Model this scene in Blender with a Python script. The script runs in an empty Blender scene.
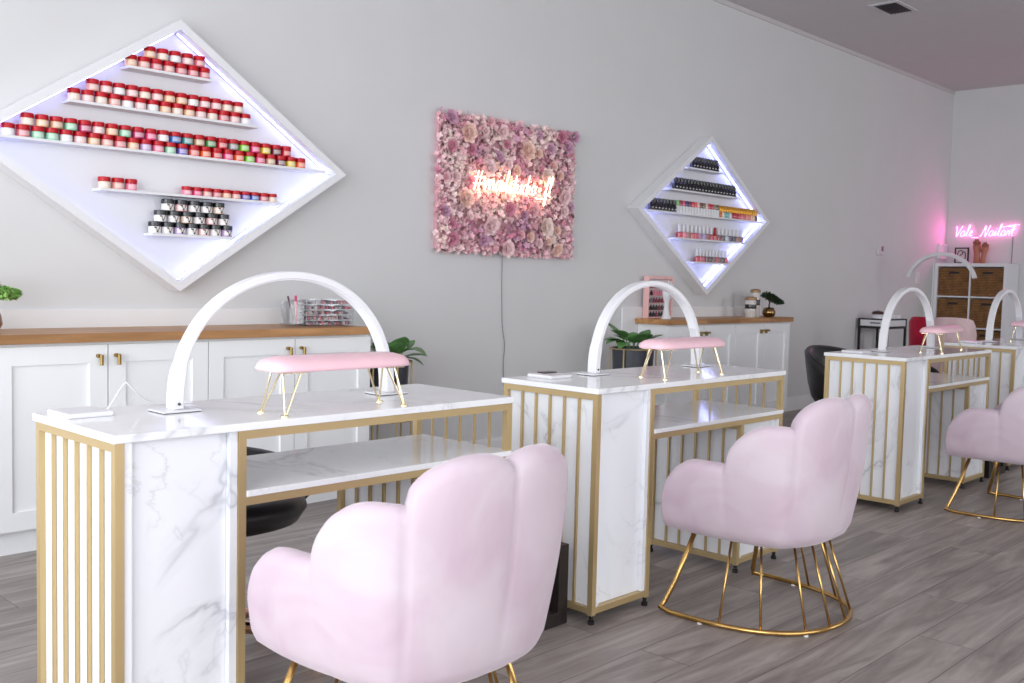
import bpy, bmesh, math, random
from mathutils import Vector, Matrix, noise
PI = math.pi
S = bpy.context.scene
COL = S.collection

# ------------------------------------------------------------------ camera
def R(d): return math.radians(d)
yaw, pitch, roll, CZ, FPX = R(46.0404), R(-3.5825), R(1.3725), 1.1144, 1006.38
Fw = Vector((math.sin(yaw)*math.cos(pitch), math.cos(yaw)*math.cos(pitch), math.sin(pitch)))
Rt = Vector((math.cos(yaw), -math.sin(yaw), 0)); Up = Rt.cross(Fw)
R2 = Rt*math.cos(roll) + Up*math.sin(roll); U2 = -Rt*math.sin(roll) + Up*math.cos(roll)
cd = bpy.data.cameras.new('camera'); cam = bpy.data.objects.new('camera', cd); COL.objects.link(cam)
cam.matrix_world = Matrix(((R2.x, U2.x, -Fw.x, 0), (R2.y, U2.y, -Fw.y, 0), (R2.z, U2.z, -Fw.z, CZ), (0, 0, 0, 1)))
cd.sensor_width = 36; cd.lens = 36*FPX/1024; cd.clip_start = .05
cd.dof.use_dof = True; cd.dof.focus_distance = 3.9; cd.dof.aperture_fstop = 8
S.camera = cam

# ------------------------------------------------------------------ world, daylight, exposure
w = bpy.data.worlds.new('world'); S.world = w; w.use_nodes = True
bg = w.node_tree.nodes['Background']; bg.inputs[0].default_value = (.92, .95, 1, 1); bg.inputs[1].default_value = 1.0
def area(name, loc, rot, sx, sy, power, col):
    l = bpy.data.lights.new(name, 'AREA'); l.shape = 'RECTANGLE'; l.size = sx; l.size_y = sy; l.energy = power; l.color = col
    o = bpy.data.objects.new(name, l); COL.objects.link(o); o.location = loc; o.rotation_euler = rot
    return o
# daylight coming through the shop front (behind and left of the camera)
area('daylight_shopfront', (-2.35, .55, 1.62), (0, R(-90), 0), 2.7, 6.6, 325, (.97, .985, 1))
area('daylight_side_window', (2.0, -2.75, 1.65), (R(90), 0, 0), 5.4, 2.6, 98, (1, .99, .985))
area('far_fill_light', (8.6, -2.75, 1.65), (R(90), 0, 0), 3.0, 2.6, 65, (1, .97, .97))  # fill lamp added to brighten the far end of the room
S.view_settings.view_transform = 'Standard'; S.view_settings.look = 'None'
S.view_settings.gamma = 1; S.view_settings.exposure = 0.2
try: S.view_settings.use_curve_mapping = False
except Exception: pass

# ------------------------------------------------------------------ helpers
def lin(c):
    c = c/255 if c > 1 else c
    return c/12.92 if c <= .04045 else ((c+.055)/1.055)**2.4
def rgb(r, g, b): return (lin(r/255), lin(g/255), lin(b/255), 1)

MATS = {}
def mat(name, col, rough=.5, metal=0, spec=.5, emis=None, estr=0, coat=0, sheen=0, trans=0, vary=.04, vscale=6, bump=0, bscale=40, alpha=1):
    """plain procedural surface: base colour slightly varied by noise"""
    if name in MATS: return MATS[name]
    m = bpy.data.materials.new(name); m.use_nodes = True; n = m.node_tree.nodes; L = m.node_tree.links
    b = n['Principled BSDF']
    b.inputs['Roughness'].default_value = rough; b.inputs['Metallic'].default_value = metal
    b.inputs['Specular IOR Level'].default_value = spec
    b.inputs['Coat Weight'].default_value = coat; b.inputs['Sheen Weight'].default_value = sheen
    b.inputs['Transmission Weight'].default_value = trans; b.inputs['Alpha'].default_value = alpha
    if emis:
        b.inputs['Emission Color'].default_value = emis; b.inputs['Emission Strength'].default_value = estr
    tc = n.new('ShaderNodeTexCoord'); nz = n.new('ShaderNodeTexNoise'); nz.inputs['Scale'].default_value = vscale; nz.inputs['Detail'].default_value = 4
    L.new(tc.outputs['Object'], nz.inputs['Vector'])
    cr = n.new('ShaderNodeValToRGB')
    cr.color_ramp.elements[0].color = tuple(c*(1-vary) for c in col[:3])+(1,); cr.color_ramp.elements[1].color = tuple(min(1, c*(1+vary)) for c in col[:3])+(1,)
    cr.color_ramp.elements[0].position = .3; cr.color_ramp.elements[1].position = .7
    L.new(nz.outputs['Fac'], cr.inputs['Fac']); L.new(cr.outputs['Color'], b.inputs['Base Color'])
    if bump:
        n2 = n.new('ShaderNodeTexNoise'); n2.inputs['Scale'].default_value = bscale; L.new(tc.outputs['Object'], n2.inputs['Vector'])
        bp = n.new('ShaderNodeBump'); bp.inputs['Strength'].default_value = bump; bp.inputs['Distance'].default_value = .004
        L.new(n2.outputs['Fac'], bp.inputs['Height']); L.new(bp.outputs['Normal'], b.inputs['Normal'])
    MATS[name] = m
    return m

def nodes_of(m):
    m.use_nodes = True
    return m.node_tree.nodes, m.node_tree.links, m.node_tree.nodes['Principled BSDF']
def mixc(n, L, fac, a, b):
    x = n.new('ShaderNodeMix'); x.data_type = 'RGBA'
    for sock, v in ((x.inputs[0], fac), (x.inputs[6], a), (x.inputs[7], b)):
        if isinstance(v, (int, float)): sock.default_value = v
        elif isinstance(v, tuple): sock.default_value = v
        else: L.new(v, sock)
    return x.outputs[2]
def ramp(n, L, fac, stops):
    c = n.new('ShaderNodeValToRGB'); e = c.color_ramp.elements
    while len(e) < len(stops): e.new(.5)
    for i, (p, col) in enumerate(stops): e[i].position = p; e[i].color = col
    L.new(fac, c.inputs['Fac']); return c.outputs['Color']

def marble_mat(name, seed, base=(234, 236, 241), rough=.18):
    m = bpy.data.materials.new(name); n, L, b = nodes_of(m)
    tc = n.new('ShaderNodeTexCoord'); mp = n.new('ShaderNodeMapping'); mp.inputs['Location'].default_value = (seed*3.1, seed*1.7, seed)
    mp.inputs['Rotation'].default_value = (.5, .35, .6); L.new(tc.outputs['Object'], mp.inputs['Vector'])
    col = None
    for k, (sc, dist, wdt, st, vc) in enumerate(((1.3, 1.2, .013, .50, (138, 140, 150)), (2.8, 1.5, .010, .34, (165, 160, 160)))):
        z = n.new('ShaderNodeTexNoise'); z.inputs['Scale'].default_value = sc; z.inputs['Detail'].default_value = 5; z.inputs['Roughness'].default_value = .55
        z.inputs['Distortion'].default_value = dist; L.new(mp.outputs['Vector'], z.inputs['Vector'])
        s = n.new('ShaderNodeMath'); s.operation = 'SUBTRACT'; s.inputs[1].default_value = .5; L.new(z.outputs['Fac'], s.inputs[0])
        a = n.new('ShaderNodeMath'); a.operation = 'ABSOLUTE'; L.new(s.outputs[0], a.inputs[0])
        v = ramp(n, L, a.outputs[0], [(0, (st, st, st, 1)), (wdt, (st*.25,)*3+(1,)), (wdt*3.2, (0, 0, 0, 1))])
        # veins fade in and out along their run
        z2 = n.new('ShaderNodeTexNoise'); z2.inputs['Scale'].default_value = 2.6+k; L.new(mp.outputs['Vector'], z2.inputs['Vector'])
        g = ramp(n, L, z2.outputs['Fac'], [(.50, (0, 0, 0, 1)), (.66, (1, 1, 1, 1))])
        f = n.new('ShaderNodeMath'); f.operation = 'MULTIPLY'; L.new(v, f.inputs[0]); L.new(g, f.inputs[1])
        col = mixc(n, L, f.outputs[0], col if col else rgb(*base), rgb(*vc))
    L.new(col, b.inputs['Base Color']); b.inputs['Roughness'].default_value = rough
    return m

def wood_mat(name, c1, c2, axis='x', rough=.4, plank=0):
    m = bpy.data.materials.new(name); n, L, b = nodes_of(m)
    tc = n.new('ShaderNodeTexCoord'); mp = n.new('ShaderNodeMapping')
    mp.inputs['Scale'].default_value = {'x': (1.2, 14, 14), 'y': (14, 1.2, 14), 'z': (14, 14, 1.2)}[axis]
    L.new(tc.outputs['Object'], mp.inputs['Vector'])
    z = n.new('ShaderNodeTexNoise'); z.inputs['Scale'].default_value = 2.2; z.inputs['Detail'].default_value = 6; z.inputs['Distortion'].default_value = .6
    L.new(mp.outputs['Vector'], z.inputs['Vector'])
    c = ramp(n, L, z.outputs['Fac'], [(.3, rgb(*c1)), (.7, rgb(*c2))])
    if plank:
        br = n.new('ShaderNodeTexBrick'); br.inputs['Scale'].default_value = 1; br.inputs['Brick Width'].default_value = .45; br.inputs['Row Height'].default_value = plank
        br.inputs['Mortar Size'].default_value = .0; br.offset = .37
        br.inputs['Color1'].default_value = (.78, .78, .78, 1); br.inputs['Color2'].default_value = (1.1, 1.1, 1.1, 1)
        L.new(tc.outputs['Object'], br.inputs['Vector'])
        x = n.new('ShaderNodeMix'); x.data_type = 'RGBA'; x.blend_type = 'MULTIPLY'; x.inputs[0].default_value = 1
        L.new(c, x.inputs[6]); L.new(br.outputs['Color'], x.inputs[7]); c = x.outputs[2]
    L.new(c, b.inputs['Base Color']); b.inputs['Roughness'].default_value = rough
    return m

def floor_mat():
    m = bpy.data.materials.new('grey_plank_floor'); n, L, b = nodes_of(m)
    tc = n.new('ShaderNodeTexCoord')
    br = n.new('ShaderNodeTexBrick'); br.offset = .37; br.inputs['Scale'].default_value = 1
    br.inputs['Brick Width'].default_value = 1.22; br.inputs['Row Height'].default_value = .178; br.inputs['Mortar Size'].default_value = .0012
    br.inputs['Color1'].default_value = (.0, .0, .0, 1); br.inputs['Color2'].default_value = (1, 1, 1, 1); br.inputs['Mortar'].default_value = (.2, .2, .2, 1)
    L.new(tc.outputs['Object'], br.inputs['Vector'])
    # grain: noise stretched along the planks, shifted plank by plank
    add = n.new('ShaderNodeVectorMath'); add.operation = 'ADD'
    sc = n.new('ShaderNodeVectorMath'); sc.operation = 'SCALE'; sc.inputs[3].default_value = 7
    L.new(br.outputs['Color'], sc.inputs[0]); L.new(tc.outputs['Object'], add.inputs[0]); L.new(sc.outputs[0], add.inputs[1])
    mp = n.new('ShaderNodeMapping'); mp.inputs['Scale'].default_value = (1.1, 9, 1); L.new(add.outputs[0], mp.inputs['Vector'])
    z = n.new('ShaderNodeTexNoise'); z.inputs['Scale'].default_value = 1.5; z.inputs['Detail'].default_value = 8; z.inputs['Roughness'].default_value = .62; z.inputs['Distortion'].default_value = .8
    L.new(mp.outputs['Vector'], z.inputs['Vector'])
    g = ramp(n, L, z.outputs['Fac'], [(.28, rgb(110, 102, 99)), (.5, rgb(148, 139, 135)), (.72, rgb(182, 174, 169))])
    pl = ramp(n, L, br.outputs['Color'], [(0, (.82, .81, .81, 1)), (1, (1.08, 1.08, 1.08, 1))])
    x = n.new('ShaderNodeMix'); x.data_type = 'RGBA'; x.blend_type = 'MULTIPLY'; x.inputs[0].default_value = 1
    L.new(g, x.inputs[6]); L.new(pl, x.inputs[7])
    c = mixc(n, L, br.outputs['Fac'], x.outputs[2], rgb(70, 66, 64))
    L.new(c, b.inputs['Base Color']); b.inputs['Roughness'].default_value = .42
    bp = n.new('ShaderNodeBump'); bp.inputs['Strength'].default_value = .15; bp.inputs['Distance'].default_value = .003
    L.new(z.outputs['Fac'], bp.inputs['Height']); L.new(bp.outputs['Normal'], b.inputs['Normal'])
    return m

def velvet_mat(name, c1, c2, sc=5):
    m = bpy.data.materials.new(name); n, L, b = nodes_of(m)
    tc = n.new('ShaderNodeTexCoord'); z = n.new('ShaderNodeTexNoise'); z.inputs['Scale'].default_value = sc; z.inputs['Detail'].default_value = 3; z.inputs['Distortion'].default_value = .8
    L.new(tc.outputs['Object'], z.inputs['Vector'])
    L.new(ramp(n, L, z.outputs['Fac'], [(.3, rgb(*c1)), (.68, rgb(*c2))]), b.inputs['Base Color'])
    b.inputs['Roughness'].default_value = .75; b.inputs['Sheen Weight'].default_value = .5; b.inputs['Sheen Roughness'].default_value = .4
    b.inputs['Sheen Tint'].default_value = (1, .95, .98, 1); b.inputs['Specular IOR Level'].default_value = .25
    z2 = n.new('ShaderNodeTexNoise'); z2.inputs['Scale'].default_value = 9; L.new(tc.outputs['Object'], z2.inputs['Vector'])
    bp = n.new('ShaderNodeBump'); bp.inputs['Strength'].default_value = .25; bp.inputs['Distance'].default_value = .01
    L.new(z2.outputs['Fac'], bp.inputs['Height']); L.new(bp.outputs['Normal'], b.inputs['Normal'])
    return m

def wicker_mat():
    m = bpy.data.materials.new('wicker'); n, L, b = nodes_of(m)
    tc = n.new('ShaderNodeTexCoord')
    wv = n.new('ShaderNodeTexWave'); wv.bands_direction = 'Z'; wv.inputs['Scale'].default_value = 18; wv.inputs['Distortion'].default_value = 3; wv.inputs['Detail'].default_value = 3; wv.inputs['Detail Scale'].default_value = 4
    L.new(tc.outputs['Object'], wv.inputs['Vector'])
    z = n.new('ShaderNodeTexNoise'); z.inputs['Scale'].default_value = 14; z.inputs['Detail'].default_value = 5; L.new(tc.outputs['Object'], z.inputs['Vector'])
    a = ramp(n, L, wv.outputs['Fac'], [(.1, rgb(92, 62, 34)), (.8, rgb(150, 110, 66))])
    c = ramp(n, L, z.outputs['Fac'], [(.35, (.72, .68, .66, 1)), (.65, (1.1, 1.05, 1, 1))])
    x = n.new('ShaderNodeMix'); x.data_type = 'RGBA'; x.blend_type = 'MULTIPLY'; x.inputs[0].default_value = 1
    L.new(a, x.inputs[6]); L.new(c, x.inputs[7]); L.new(x.outputs[2], b.inputs['Base Color']); b.inputs['Roughness'].default_value = .8
    bp = n.new('ShaderNodeBump'); bp.inputs['Strength'].default_value = .6; bp.inputs['Distance'].default_value = .006
    L.new(wv.outputs['Fac'], bp.inputs['Height']); L.new(bp.outputs['Normal'], b.inputs['Normal'])
    return m

class MB:
    def __init__(s): s.v = []; s.f = []
    def add(s, vs, fs):
        k = len(s.v); s.v += [tuple(v) for v in vs]; s.f += [tuple(i+k for i in f) for f in fs]; return s
    def box(s, x0, x1, y0, y1, z0, z1):
        return s.add([(x, y, z) for z in (z0, z1) for y in (y0, y1) for x in (x0, x1)],
                     [(0, 2, 3, 1), (4, 5, 7, 6), (0, 1, 5, 4), (2, 6, 7, 3), (0, 4, 6, 2), (1, 3, 7, 5)])
    def obox(s, M, sx, sy, sz):
        vs = [M @ Vector((x*sx/2, y*sy/2, z*sz/2)) for z in (-1, 1) for y in (-1, 1) for x in (-1, 1)]
        return s.add(vs, [(0, 2, 3, 1), (4, 5, 7, 6), (0, 1, 5, 4), (2, 6, 7, 3), (0, 4, 6, 2), (1, 3, 7, 5)])
    def tube(s, pts, r, n=8, closed=False, r2=None):
        P = [Vector(p) for p in pts]; N = len(P); rings = []
        T = []
        for i in range(N):
            a = P[i-1] if (i > 0 or closed) else P[i]; b = P[(i+1) % N] if (i < N-1 or closed) else P[i]
            t = (b-a); T.append(t.normalized() if t.length > 1e-9 else Vector((0, 0, 1)))
        up = Vector((0, 0, 1)) if abs(T[0].z) < .9 else Vector((1, 0, 0))
        x = T[0].cross(up).normalized()
        vs = []
        for i in range(N):
            x = (x - T[i]*x.dot(T[i])); x = x.normalized() if x.length > 1e-6 else T[i].orthogonal().normalized()
            y = T[i].cross(x); rr = r if r2 is None else r+(r2-r)*i/max(1, N-1)
            for k in range(n):
                a = 2*PI*k/n; vs.append(P[i]+x*math.cos(a)*rr+y*math.sin(a)*rr)
        fs = []
        M = N if closed else N-1
        for i in range(M):
            j = (i+1) % N
            for k in range(n):
                fs.append((i*n+k, i*n+(k+1) % n, j*n+(k+1) % n, j*n+k))
        if not closed: fs.append(tuple(range(n))[::-1]); fs.append(tuple(range((N-1)*n, N*n)))
        return s.add(vs, fs)
    def lathe(s, prof, n=24, c=(0, 0, 0), axis='z', a0=0):
        vs = []; fs = []
        for (r, z) in prof:
            for k in range(n):
                a = a0+2*PI*k/n; p = (r*math.cos(a), r*math.sin(a), z)
                if axis == 'y': p = (p[0], p[2], p[1])
                if axis == 'x': p = (p[2], p[0], p[1])
                vs.append((c[0]+p[0], c[1]+p[1], c[2]+p[2]))
        N = len(prof)
        for i in range(N-1):
            for k in range(n): fs.append((i*n+k, i*n+(k+1) % n, (i+1)*n+(k+1) % n, (i+1)*n+k))
        fs.append(tuple(range(n))[::-1]); fs.append(tuple(range((N-1)*n, N*n)))
        return s.add(vs, fs)
    def prism(s, poly, y0, y1):          # polygon in XZ extruded along Y
        n = len(poly); vs = [(x, y0, z) for x, z in poly]+[(x, y1, z) for x, z in poly]
        return s.add(vs, [tuple(range(n)), tuple(range(2*n-1, n-1, -1))]+[(i, i+n, (i+1) % n+n, (i+1) % n) for i in range(n)])
    def build(s, name, m, parent=None, smooth=False, bev=0, sub=0, loc=None):
        me = bpy.data.meshes.new(name); me.from_pydata(s.v, [], s.f)
        b = bmesh.new(); b.from_mesh(me); bmesh.ops.recalc_face_normals(b, faces=b.faces); b.to_mesh(me); b.free()
        me.materials.append(m)
        if smooth:
            me.shade_smooth() if hasattr(me, 'shade_smooth') else [setattr(p, 'use_smooth', True) for p in me.polygons]
        o = bpy.data.objects.new(name, me); COL.objects.link(o)
        if parent: o.parent = parent
        if loc: o.location = loc
        if bev:
            d = o.modifiers.new('bevel', 'BEVEL'); d.width = bev; d.segments = 2; d.limit_method = 'ANGLE'
        if sub:
            d = o.modifiers.new('sub', 'SUBSURF'); d.levels = sub; d.render_levels = sub
        if smooth == 'auto':
            b = bmesh.new(); b.from_mesh(me)
            for e in b.edges:
                if len(e.link_faces) == 2 and e.calc_face_angle(0) > .7: e.smooth = False
            b.to_mesh(me); b.free()
        return o

def thing(name, label, cat, loc=(0, 0, 0), rz=0, group=None):
    o = bpy.data.objects.new(name, None); COL.objects.link(o); o.empty_display_size = .05
    o.location = loc; o.rotation_euler = (0, 0, rz); o['label'] = label; o['category'] = cat
    if group: o['group'] = group
    return o
def tag(o, label, cat, group=None, kind=None):
    o['label'] = label; o['category'] = cat
    if group: o['group'] = group
    if kind: o['kind'] = kind
    return o
def struct(o): o['kind'] = 'structure'; return o
def kids(o): return [c for c in o.children]
def dup(o, parent=None, loc=None, rz=None, label=None):
    c = o.copy(); COL.objects.link(c); c.parent = parent
    if loc is not None: c.location = loc
    if rz is not None: c.rotation_euler = (0, 0, rz)
    if label: c['label'] = label
    for ch in list(o.children): dup(ch, c)
    return c
def crom(pts, k=6, closed=False):
    P = [Vector(p) for p in pts]; n = len(P); out = []
    rng = range(n) if closed else range(n-1)
    for i in rng:
        if closed: a, b, c, d = P[i-1], P[i], P[(i+1) % n], P[(i+2) % n]
        else: a, b, c, d = P[max(i-1, 0)], P[i], P[i+1], P[min(i+2, n-1)]
        for j in range(k):
            t = j/k
            out.append(.5*((2*b)+(c-a)*t+(2*a-5*b+4*c-d)*t*t+(3*b-a-3*c+d)*t**3))
    if not closed: out.append(P[-1])
    return out

# ------------------------------------------------------------------ materials
WALL = mat('wall_paint', rgb(214, 214, 215), .75, vary=.012, vscale=3, bump=.05, bscale=60)
CEIL = mat('ceiling_paint', rgb(204, 200, 201), .85, vary=.012)
TRIM = mat('white_trim', rgb(232, 232, 234), .45, vary=.01)
CAB = mat('cabinet_white', rgb(244, 246, 248), .38, vary=.008)
WHITE = mat('white_plastic', rgb(226, 226, 230), .3, vary=.005)
FRAMEW = mat('display_white', rgb(232, 232, 236), .5, vary=.008)
GOLD = mat('champagne_gold_frame', rgb(200, 176, 130), .38, metal=.62, vary=.03)
BRASS = mat('polished_brass', rgb(200, 162, 100), .22, metal=1, vary=.02)
PALEG = mat('pale_gold_wire', rgb(234, 222, 186), .2, metal=.9, vary=.02)
ROSEG = mat('rose_gold_chrome', rgb(214, 170, 140), .1, metal=1, vary=.02)
HANDLE = mat('antique_brass', rgb(158, 134, 84), .28, metal=1)
MARB = [marble_mat('white_marble_%s' % c, s) for c, s in (('a', 1.0), ('b', 2.3), ('c', 4.1), ('d', 6.2))]
MTOP = marble_mat('polished_marble_top', 9.0, (238, 239, 242), .08)
PINKV = velvet_mat('pink_velvet', (190, 167, 181), (203, 189, 198), 5)
PINKL = mat('pink_leatherette', rgb(238, 196, 206), .45, vary=.03, vscale=20, coat=.1)
BLACKL = mat('black_leather', rgb(28, 27, 29), .35, vary=.1, bump=.2, bscale=30)
BLACKM = mat('black_metal', rgb(24, 24, 26), .45)
BLACKP = mat('black_plastic', rgb(22, 22, 24), .25, coat=.3)
POT = mat('charcoal_pot', rgb(58, 62, 70), .4)
POT2 = mat('brass_pot', rgb(150, 122, 80), .2, metal=1)
SOIL = mat('soil', rgb(50, 38, 30), .9, bump=.8, vary=.3, vscale=60)
LEAF = mat('leaf_green', rgb(88, 134, 74), .35, vary=.35, vscale=18)
LEAF2 = mat('moss_green', rgb(140, 184, 100), .6, vary=.4, vscale=50)
LEAFD = mat('bonsai_green', rgb(46, 66, 44), .6, vary=.4, vscale=50)
BARK = mat('bark', rgb(70, 48, 32), .8, vary=.2, vscale=40)
WOODT = wood_mat('butcher_block', (160, 112, 66), (196, 148, 98), 'x', .4, .16)
DARKW = wood_mat('dark_wood', (26, 20, 20), (42, 32, 30), 'z', .4)
LIGHTW = wood_mat('light_wood', (170, 122, 80), (200, 154, 108), 'y', .45)
WICK = wicker_mat()
RED = mat('red_lid', rgb(186, 4, 26), .3, spec=.35)
BLUSHV = velvet_mat('blush_velvet', (204, 172, 176), (222, 196, 198), 6)
CRIMV = velvet_mat('crimson_velvet', (150, 14, 44), (190, 26, 60), 6)
SKIN = mat('tan_ceramic', rgb(176, 116, 92), .5)
LED = mat('led_strip', (1, 1, 1, 1), .5, emis=(.42, .46, 1, 1), estr=7.5)
LED2 = mat('cool_led_strip', (1, 1, 1, 1), .5, emis=(.34, .38, 1, 1), estr=16)
NEONP = mat('pink_neon', (1, .5, .8, 1), .4, emis=(1, .20, .62, 1), estr=5)
NEONW = mat('warm_white_neon', (1, .9, .8, 1), .4, emis=(1, .72, .50, 1), estr=3.4)
NEONB = mat('clear_acrylic_tube', rgb(240, 240, 240), .2)
def acrylic():
    m = bpy.data.materials.new('clear_acrylic'); n, L, b = nodes_of(m)
    tr = n.new('ShaderNodeBsdfTransparent'); tr.inputs[0].default_value = (.96, .97, .98, 1)
    gl = n.new('ShaderNodeBsdfGlossy'); gl.inputs['Roughness'].default_value = .06
    mx = n.new('ShaderNodeMixShader'); mx.inputs[0].default_value = .09; L.new(tr.outputs[0], mx.inputs[1]); L.new(gl.outputs[0], mx.inputs[2])
    L.new(mx.outputs[0], n['Material Output'].inputs['Surface']); return m
ACR = acrylic()

# ------------------------------------------------------------------ room shell
X0, X1, Y0, Y1, H = -2.1, 11.573, -2.5, 4.4, 3.3135
struct(MB().box(X0-.3, X1+.1, Y0-.3, Y1+.1, -.1, 0).build('floor', floor_mat()))
struct(MB().box(X0-.1, X1+.1, Y0-.1, Y1+.1, H, H+.1).build('ceiling', CEIL))
struct(MB().box(X0-.1, X1+.1, Y1, Y1+.1, 0, H).build('wall_left', WALL))
struct(MB().box(X1, X1+.1, Y0-.1, Y1, 0, H).build('wall_back', WALL))
# shop front wall (behind the camera on the left) with a tall glazed opening
m = MB(); m.box(X0-.1, X0, Y0-.1, Y1, 0, .22); m.box(X0-.1, X0, Y0-.1, Y1, 3.0, H); m.box(X0-.1, X0, 3.9, Y1, .22, 3.0); m.box(X0-.1, X0, Y0-.1, Y0+.1, .22, 3.0)
struct(m.build('wall_front', WALL))
m = MB()
for y in (-2.4, -.3, 1.8, 3.86): m.box(X0-.08, X0-.02, y, y+.05, .22, 3.0)
m.box(X0-.08, X0-.02, -2.4, 3.9, .22, .27); m.box(X0-.08, X0-.02, -2.4, 3.9, 2.95, 3.0)
wf = struct(m.build('window_1', BLACKM))
struct(MB().box(X0-.055, X0-.045, -2.4, 3.9, .25, 2.97).build('pane', ACR, wf))
# right side wall with a wide window and an added opening further along
m = MB(); m.box(X0, X1, Y0-.1, Y0, 0, .3); m.box(X0, X1, Y0-.1, Y0, 3.0, H); m.box(X0, -.8, Y0-.1, Y0, .3, 3.0); m.box(4.8, 7.0, Y0-.1, Y0, .3, 3.0); m.box(10.2, X1, Y0-.1, Y0, .3, 3.0)
struct(m.build('wall_right', WALL))
m = MB()
for x in (-.8, 1.05, 2.9, 4.75): m.box(x, x+.05, Y0-.08, Y0-.02, .3, 3.0)
m.box(-.8, 4.8, Y0-.08, Y0-.02, .3, .35); m.box(-.8, 4.8, Y0-.08, Y0-.02, 2.95, 3.0)
wf = struct(m.build('window_2', BLACKM))
struct(MB().box(-.8, 4.8, Y0-.055, Y0-.045, .33, 2.97).build('pane', ACR, wf))
m = MB()  # unseen window, added to go with the far fill lamp
for x in (7.0, 8.575, 10.15): m.box(x, x+.05, Y0-.08, Y0-.02, .3, 3.0)
m.box(7.0, 10.2, Y0-.08, Y0-.02, .3, .35); m.box(7.0, 10.2, Y0-.08, Y0-.02, 2.95, 3.0)
wf = struct(m.build('added_window', BLACKM))
struct(MB().box(7.0, 10.2, Y0-.055, Y0-.045, .33, 2.97).build('pane', ACR, wf))
# skirting and the thin cove bead under the ceiling
m = MB(); m.box(3.25, 5.6, Y1-.014, Y1, 0, .105); m.box(3.25, 5.6, Y1-.009, Y1, .105, .12)
m.box(7.60, X1, Y1-.014, Y1, 0, .105); m.box(7.60, X1, Y1-.009, Y1, .105, .12)
struct(m.build('baseboard_left', TRIM))
struct(MB().box(X1-.014, X1, Y0, Y1-.014, 0, .12).build('baseboard_back', TRIM))
m = MB(); m.box(X0, X1, Y1-.012, Y1, H-.035, H); struct(m.build('trim_1', CEIL))

# low white panels on the wall behind each run of cabinets
struct(MB().box(-.2, 3.2, Y1-.018, Y1-.0005, .0, .938).build('trim_2', TRIM, bev=.003))
struct(MB().box(5.665, 7.56, Y1-.018, Y1-.0005, .0, .932).build('trim_3', TRIM, bev=.003))

# ceiling vent
v = thing('ceiling_vent', 'small grey louvred air vent set in the ceiling', 'vent', (7.85, 3.49, H))
m = MB(); m.box(-.19, .19, -.12, .12, -.008, 0); m.build('frame', mat('vent_white', rgb(205, 205, 208), .5), v, bev=.002)
MB().box(-.15, .15, -.085, .085, -.0095, -.008).build('dark_opening', BLACKM, v)
for i in range(7):
    y = -.075+i*.025
    m = MB(); m.add([(-.15, y-.009, -.018), (.15, y-.009, -.018), (.15, y+.006, -.0095), (-.15, y+.006, -.0095), (-.15, y-.007, -.019), (.15, y-.007, -.019), (.15, y+.008, -.0105), (-.15, y+.008, -.0105)],
          [(0, 1, 2, 3), (4, 7, 6, 5), (0, 3, 7, 4), (1, 5, 6, 2), (0, 4, 5, 1), (3, 2, 6, 7)])
    m.build('slat', mat('vent_grey', rgb(120, 120, 124), .5), v)

# ------------------------------------------------------------------ cabinets with wooden tops
def knob_handle(parent, x, z, y):
    m = MB(); m.lathe([(.006, 0), (.006, .022)], 12, (x, y-.022, z+.012), 'y'); m.tube([(x, y-.024, z+.016), (x, y-.024, z-.026)], .0075, 10)
    m.tube([(x-.006, y-.0005, z+.012), (x-.006, y-.018, z+.012)], .008, 10)
    m.build('handle', HANDLE, parent, smooth='auto')
def t_handle(parent, x, z, y):
    m = MB(); m.box(x-.02, x+.02, y-.004, y, z-.02, z+.012); m.box(x-.022, x+.022, y-.026, y-.014, z-.003, z+.012); m.box(x-.006, x+.006, y-.014, y, z-.002, z+.008)
    m.build('handle', HANDLE, parent, bev=.001)
def door(parent, x0, x1, z0, z1, y, side, style):
    g = .0025; m = MB(); st = .072
    # shaker door: four rails round a recessed panel, one mesh
    a, b, c, d = x0+g, x1-g, z0, z1
    m.box(a, a+st, y-.02, y, c, d); m.box(b-st, b, y-.02, y, c, d); m.box(a+st, b-st, y-.02, y, d-st, d); m.box(a+st, b-st, y-.02, y, c, c+st); m.box(a+st, b-st, y-.009, y, c+st, d-st)
    o = m.build('door', CAB, parent)
    hx = (b-.034) if side > 0 else (a+.034)
    (knob_handle if style else t_handle)(o, hx, z1-.055, y-.02)
def cabinet(x0, x1, label, group, style, topz=.82, front=4.02):
    c = thing('base_cabinet', label, 'cabinet', ((x0+x1)/2, 4.19, 0), 0, group); hw = (x1-x0)/2
    yb = Y1-.018-4.19; yf = front-4.19
    MB().box(-hw, hw, yf, yb-.001, .09, topz).build('body', CAB, c)
    MB().box(-hw, hw, yf+.03, yb-.001, 0, .09).build('plinth', CAB, c)
    door(c, -hw, 0, .1, topz-.012, yf, 1, style); door(c, 0, hw, .1, topz-.012, yf, -1, style)
gl = 'white shaker base cabinets along the left counter'
cabinet(.46, 1.345, 'white two-door shaker cabinet at the far left end under the long wooden counter', gl, 1)
cabinet(1.345, 2.238, 'white two-door shaker cabinet directly behind the near desk left pedestal, brass knobs', gl, 1)
cabinet(2.238, 3.13, 'white two-door shaker cabinet under the right end of the left wooden counter', gl, 1)
gr = 'white base cabinets below the far diamond display'
cabinet(5.85, 6.72, 'white two-door cabinet beside the potted plant under the left end of the short counter', gr, 0, .814, 4.13)
cabinet(6.72, 7.56, 'white two-door cabinet under the right end of the short wooden counter', gr, 0, .814, 4.13)
def worktop(x0, x1, label, yf=3.975, z0=.8205, z1=.857):
    o = MB().box(x0, x1, yf, Y1-.0185, z0, z1).build('wooden_countertop', WOODT, bev=.002)
    tag(o, label, 'countertop', 'wooden countertops')
worktop(.44, 3.118, 'long brown wooden countertop on the left cabinets behind the nearest desk')
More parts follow.
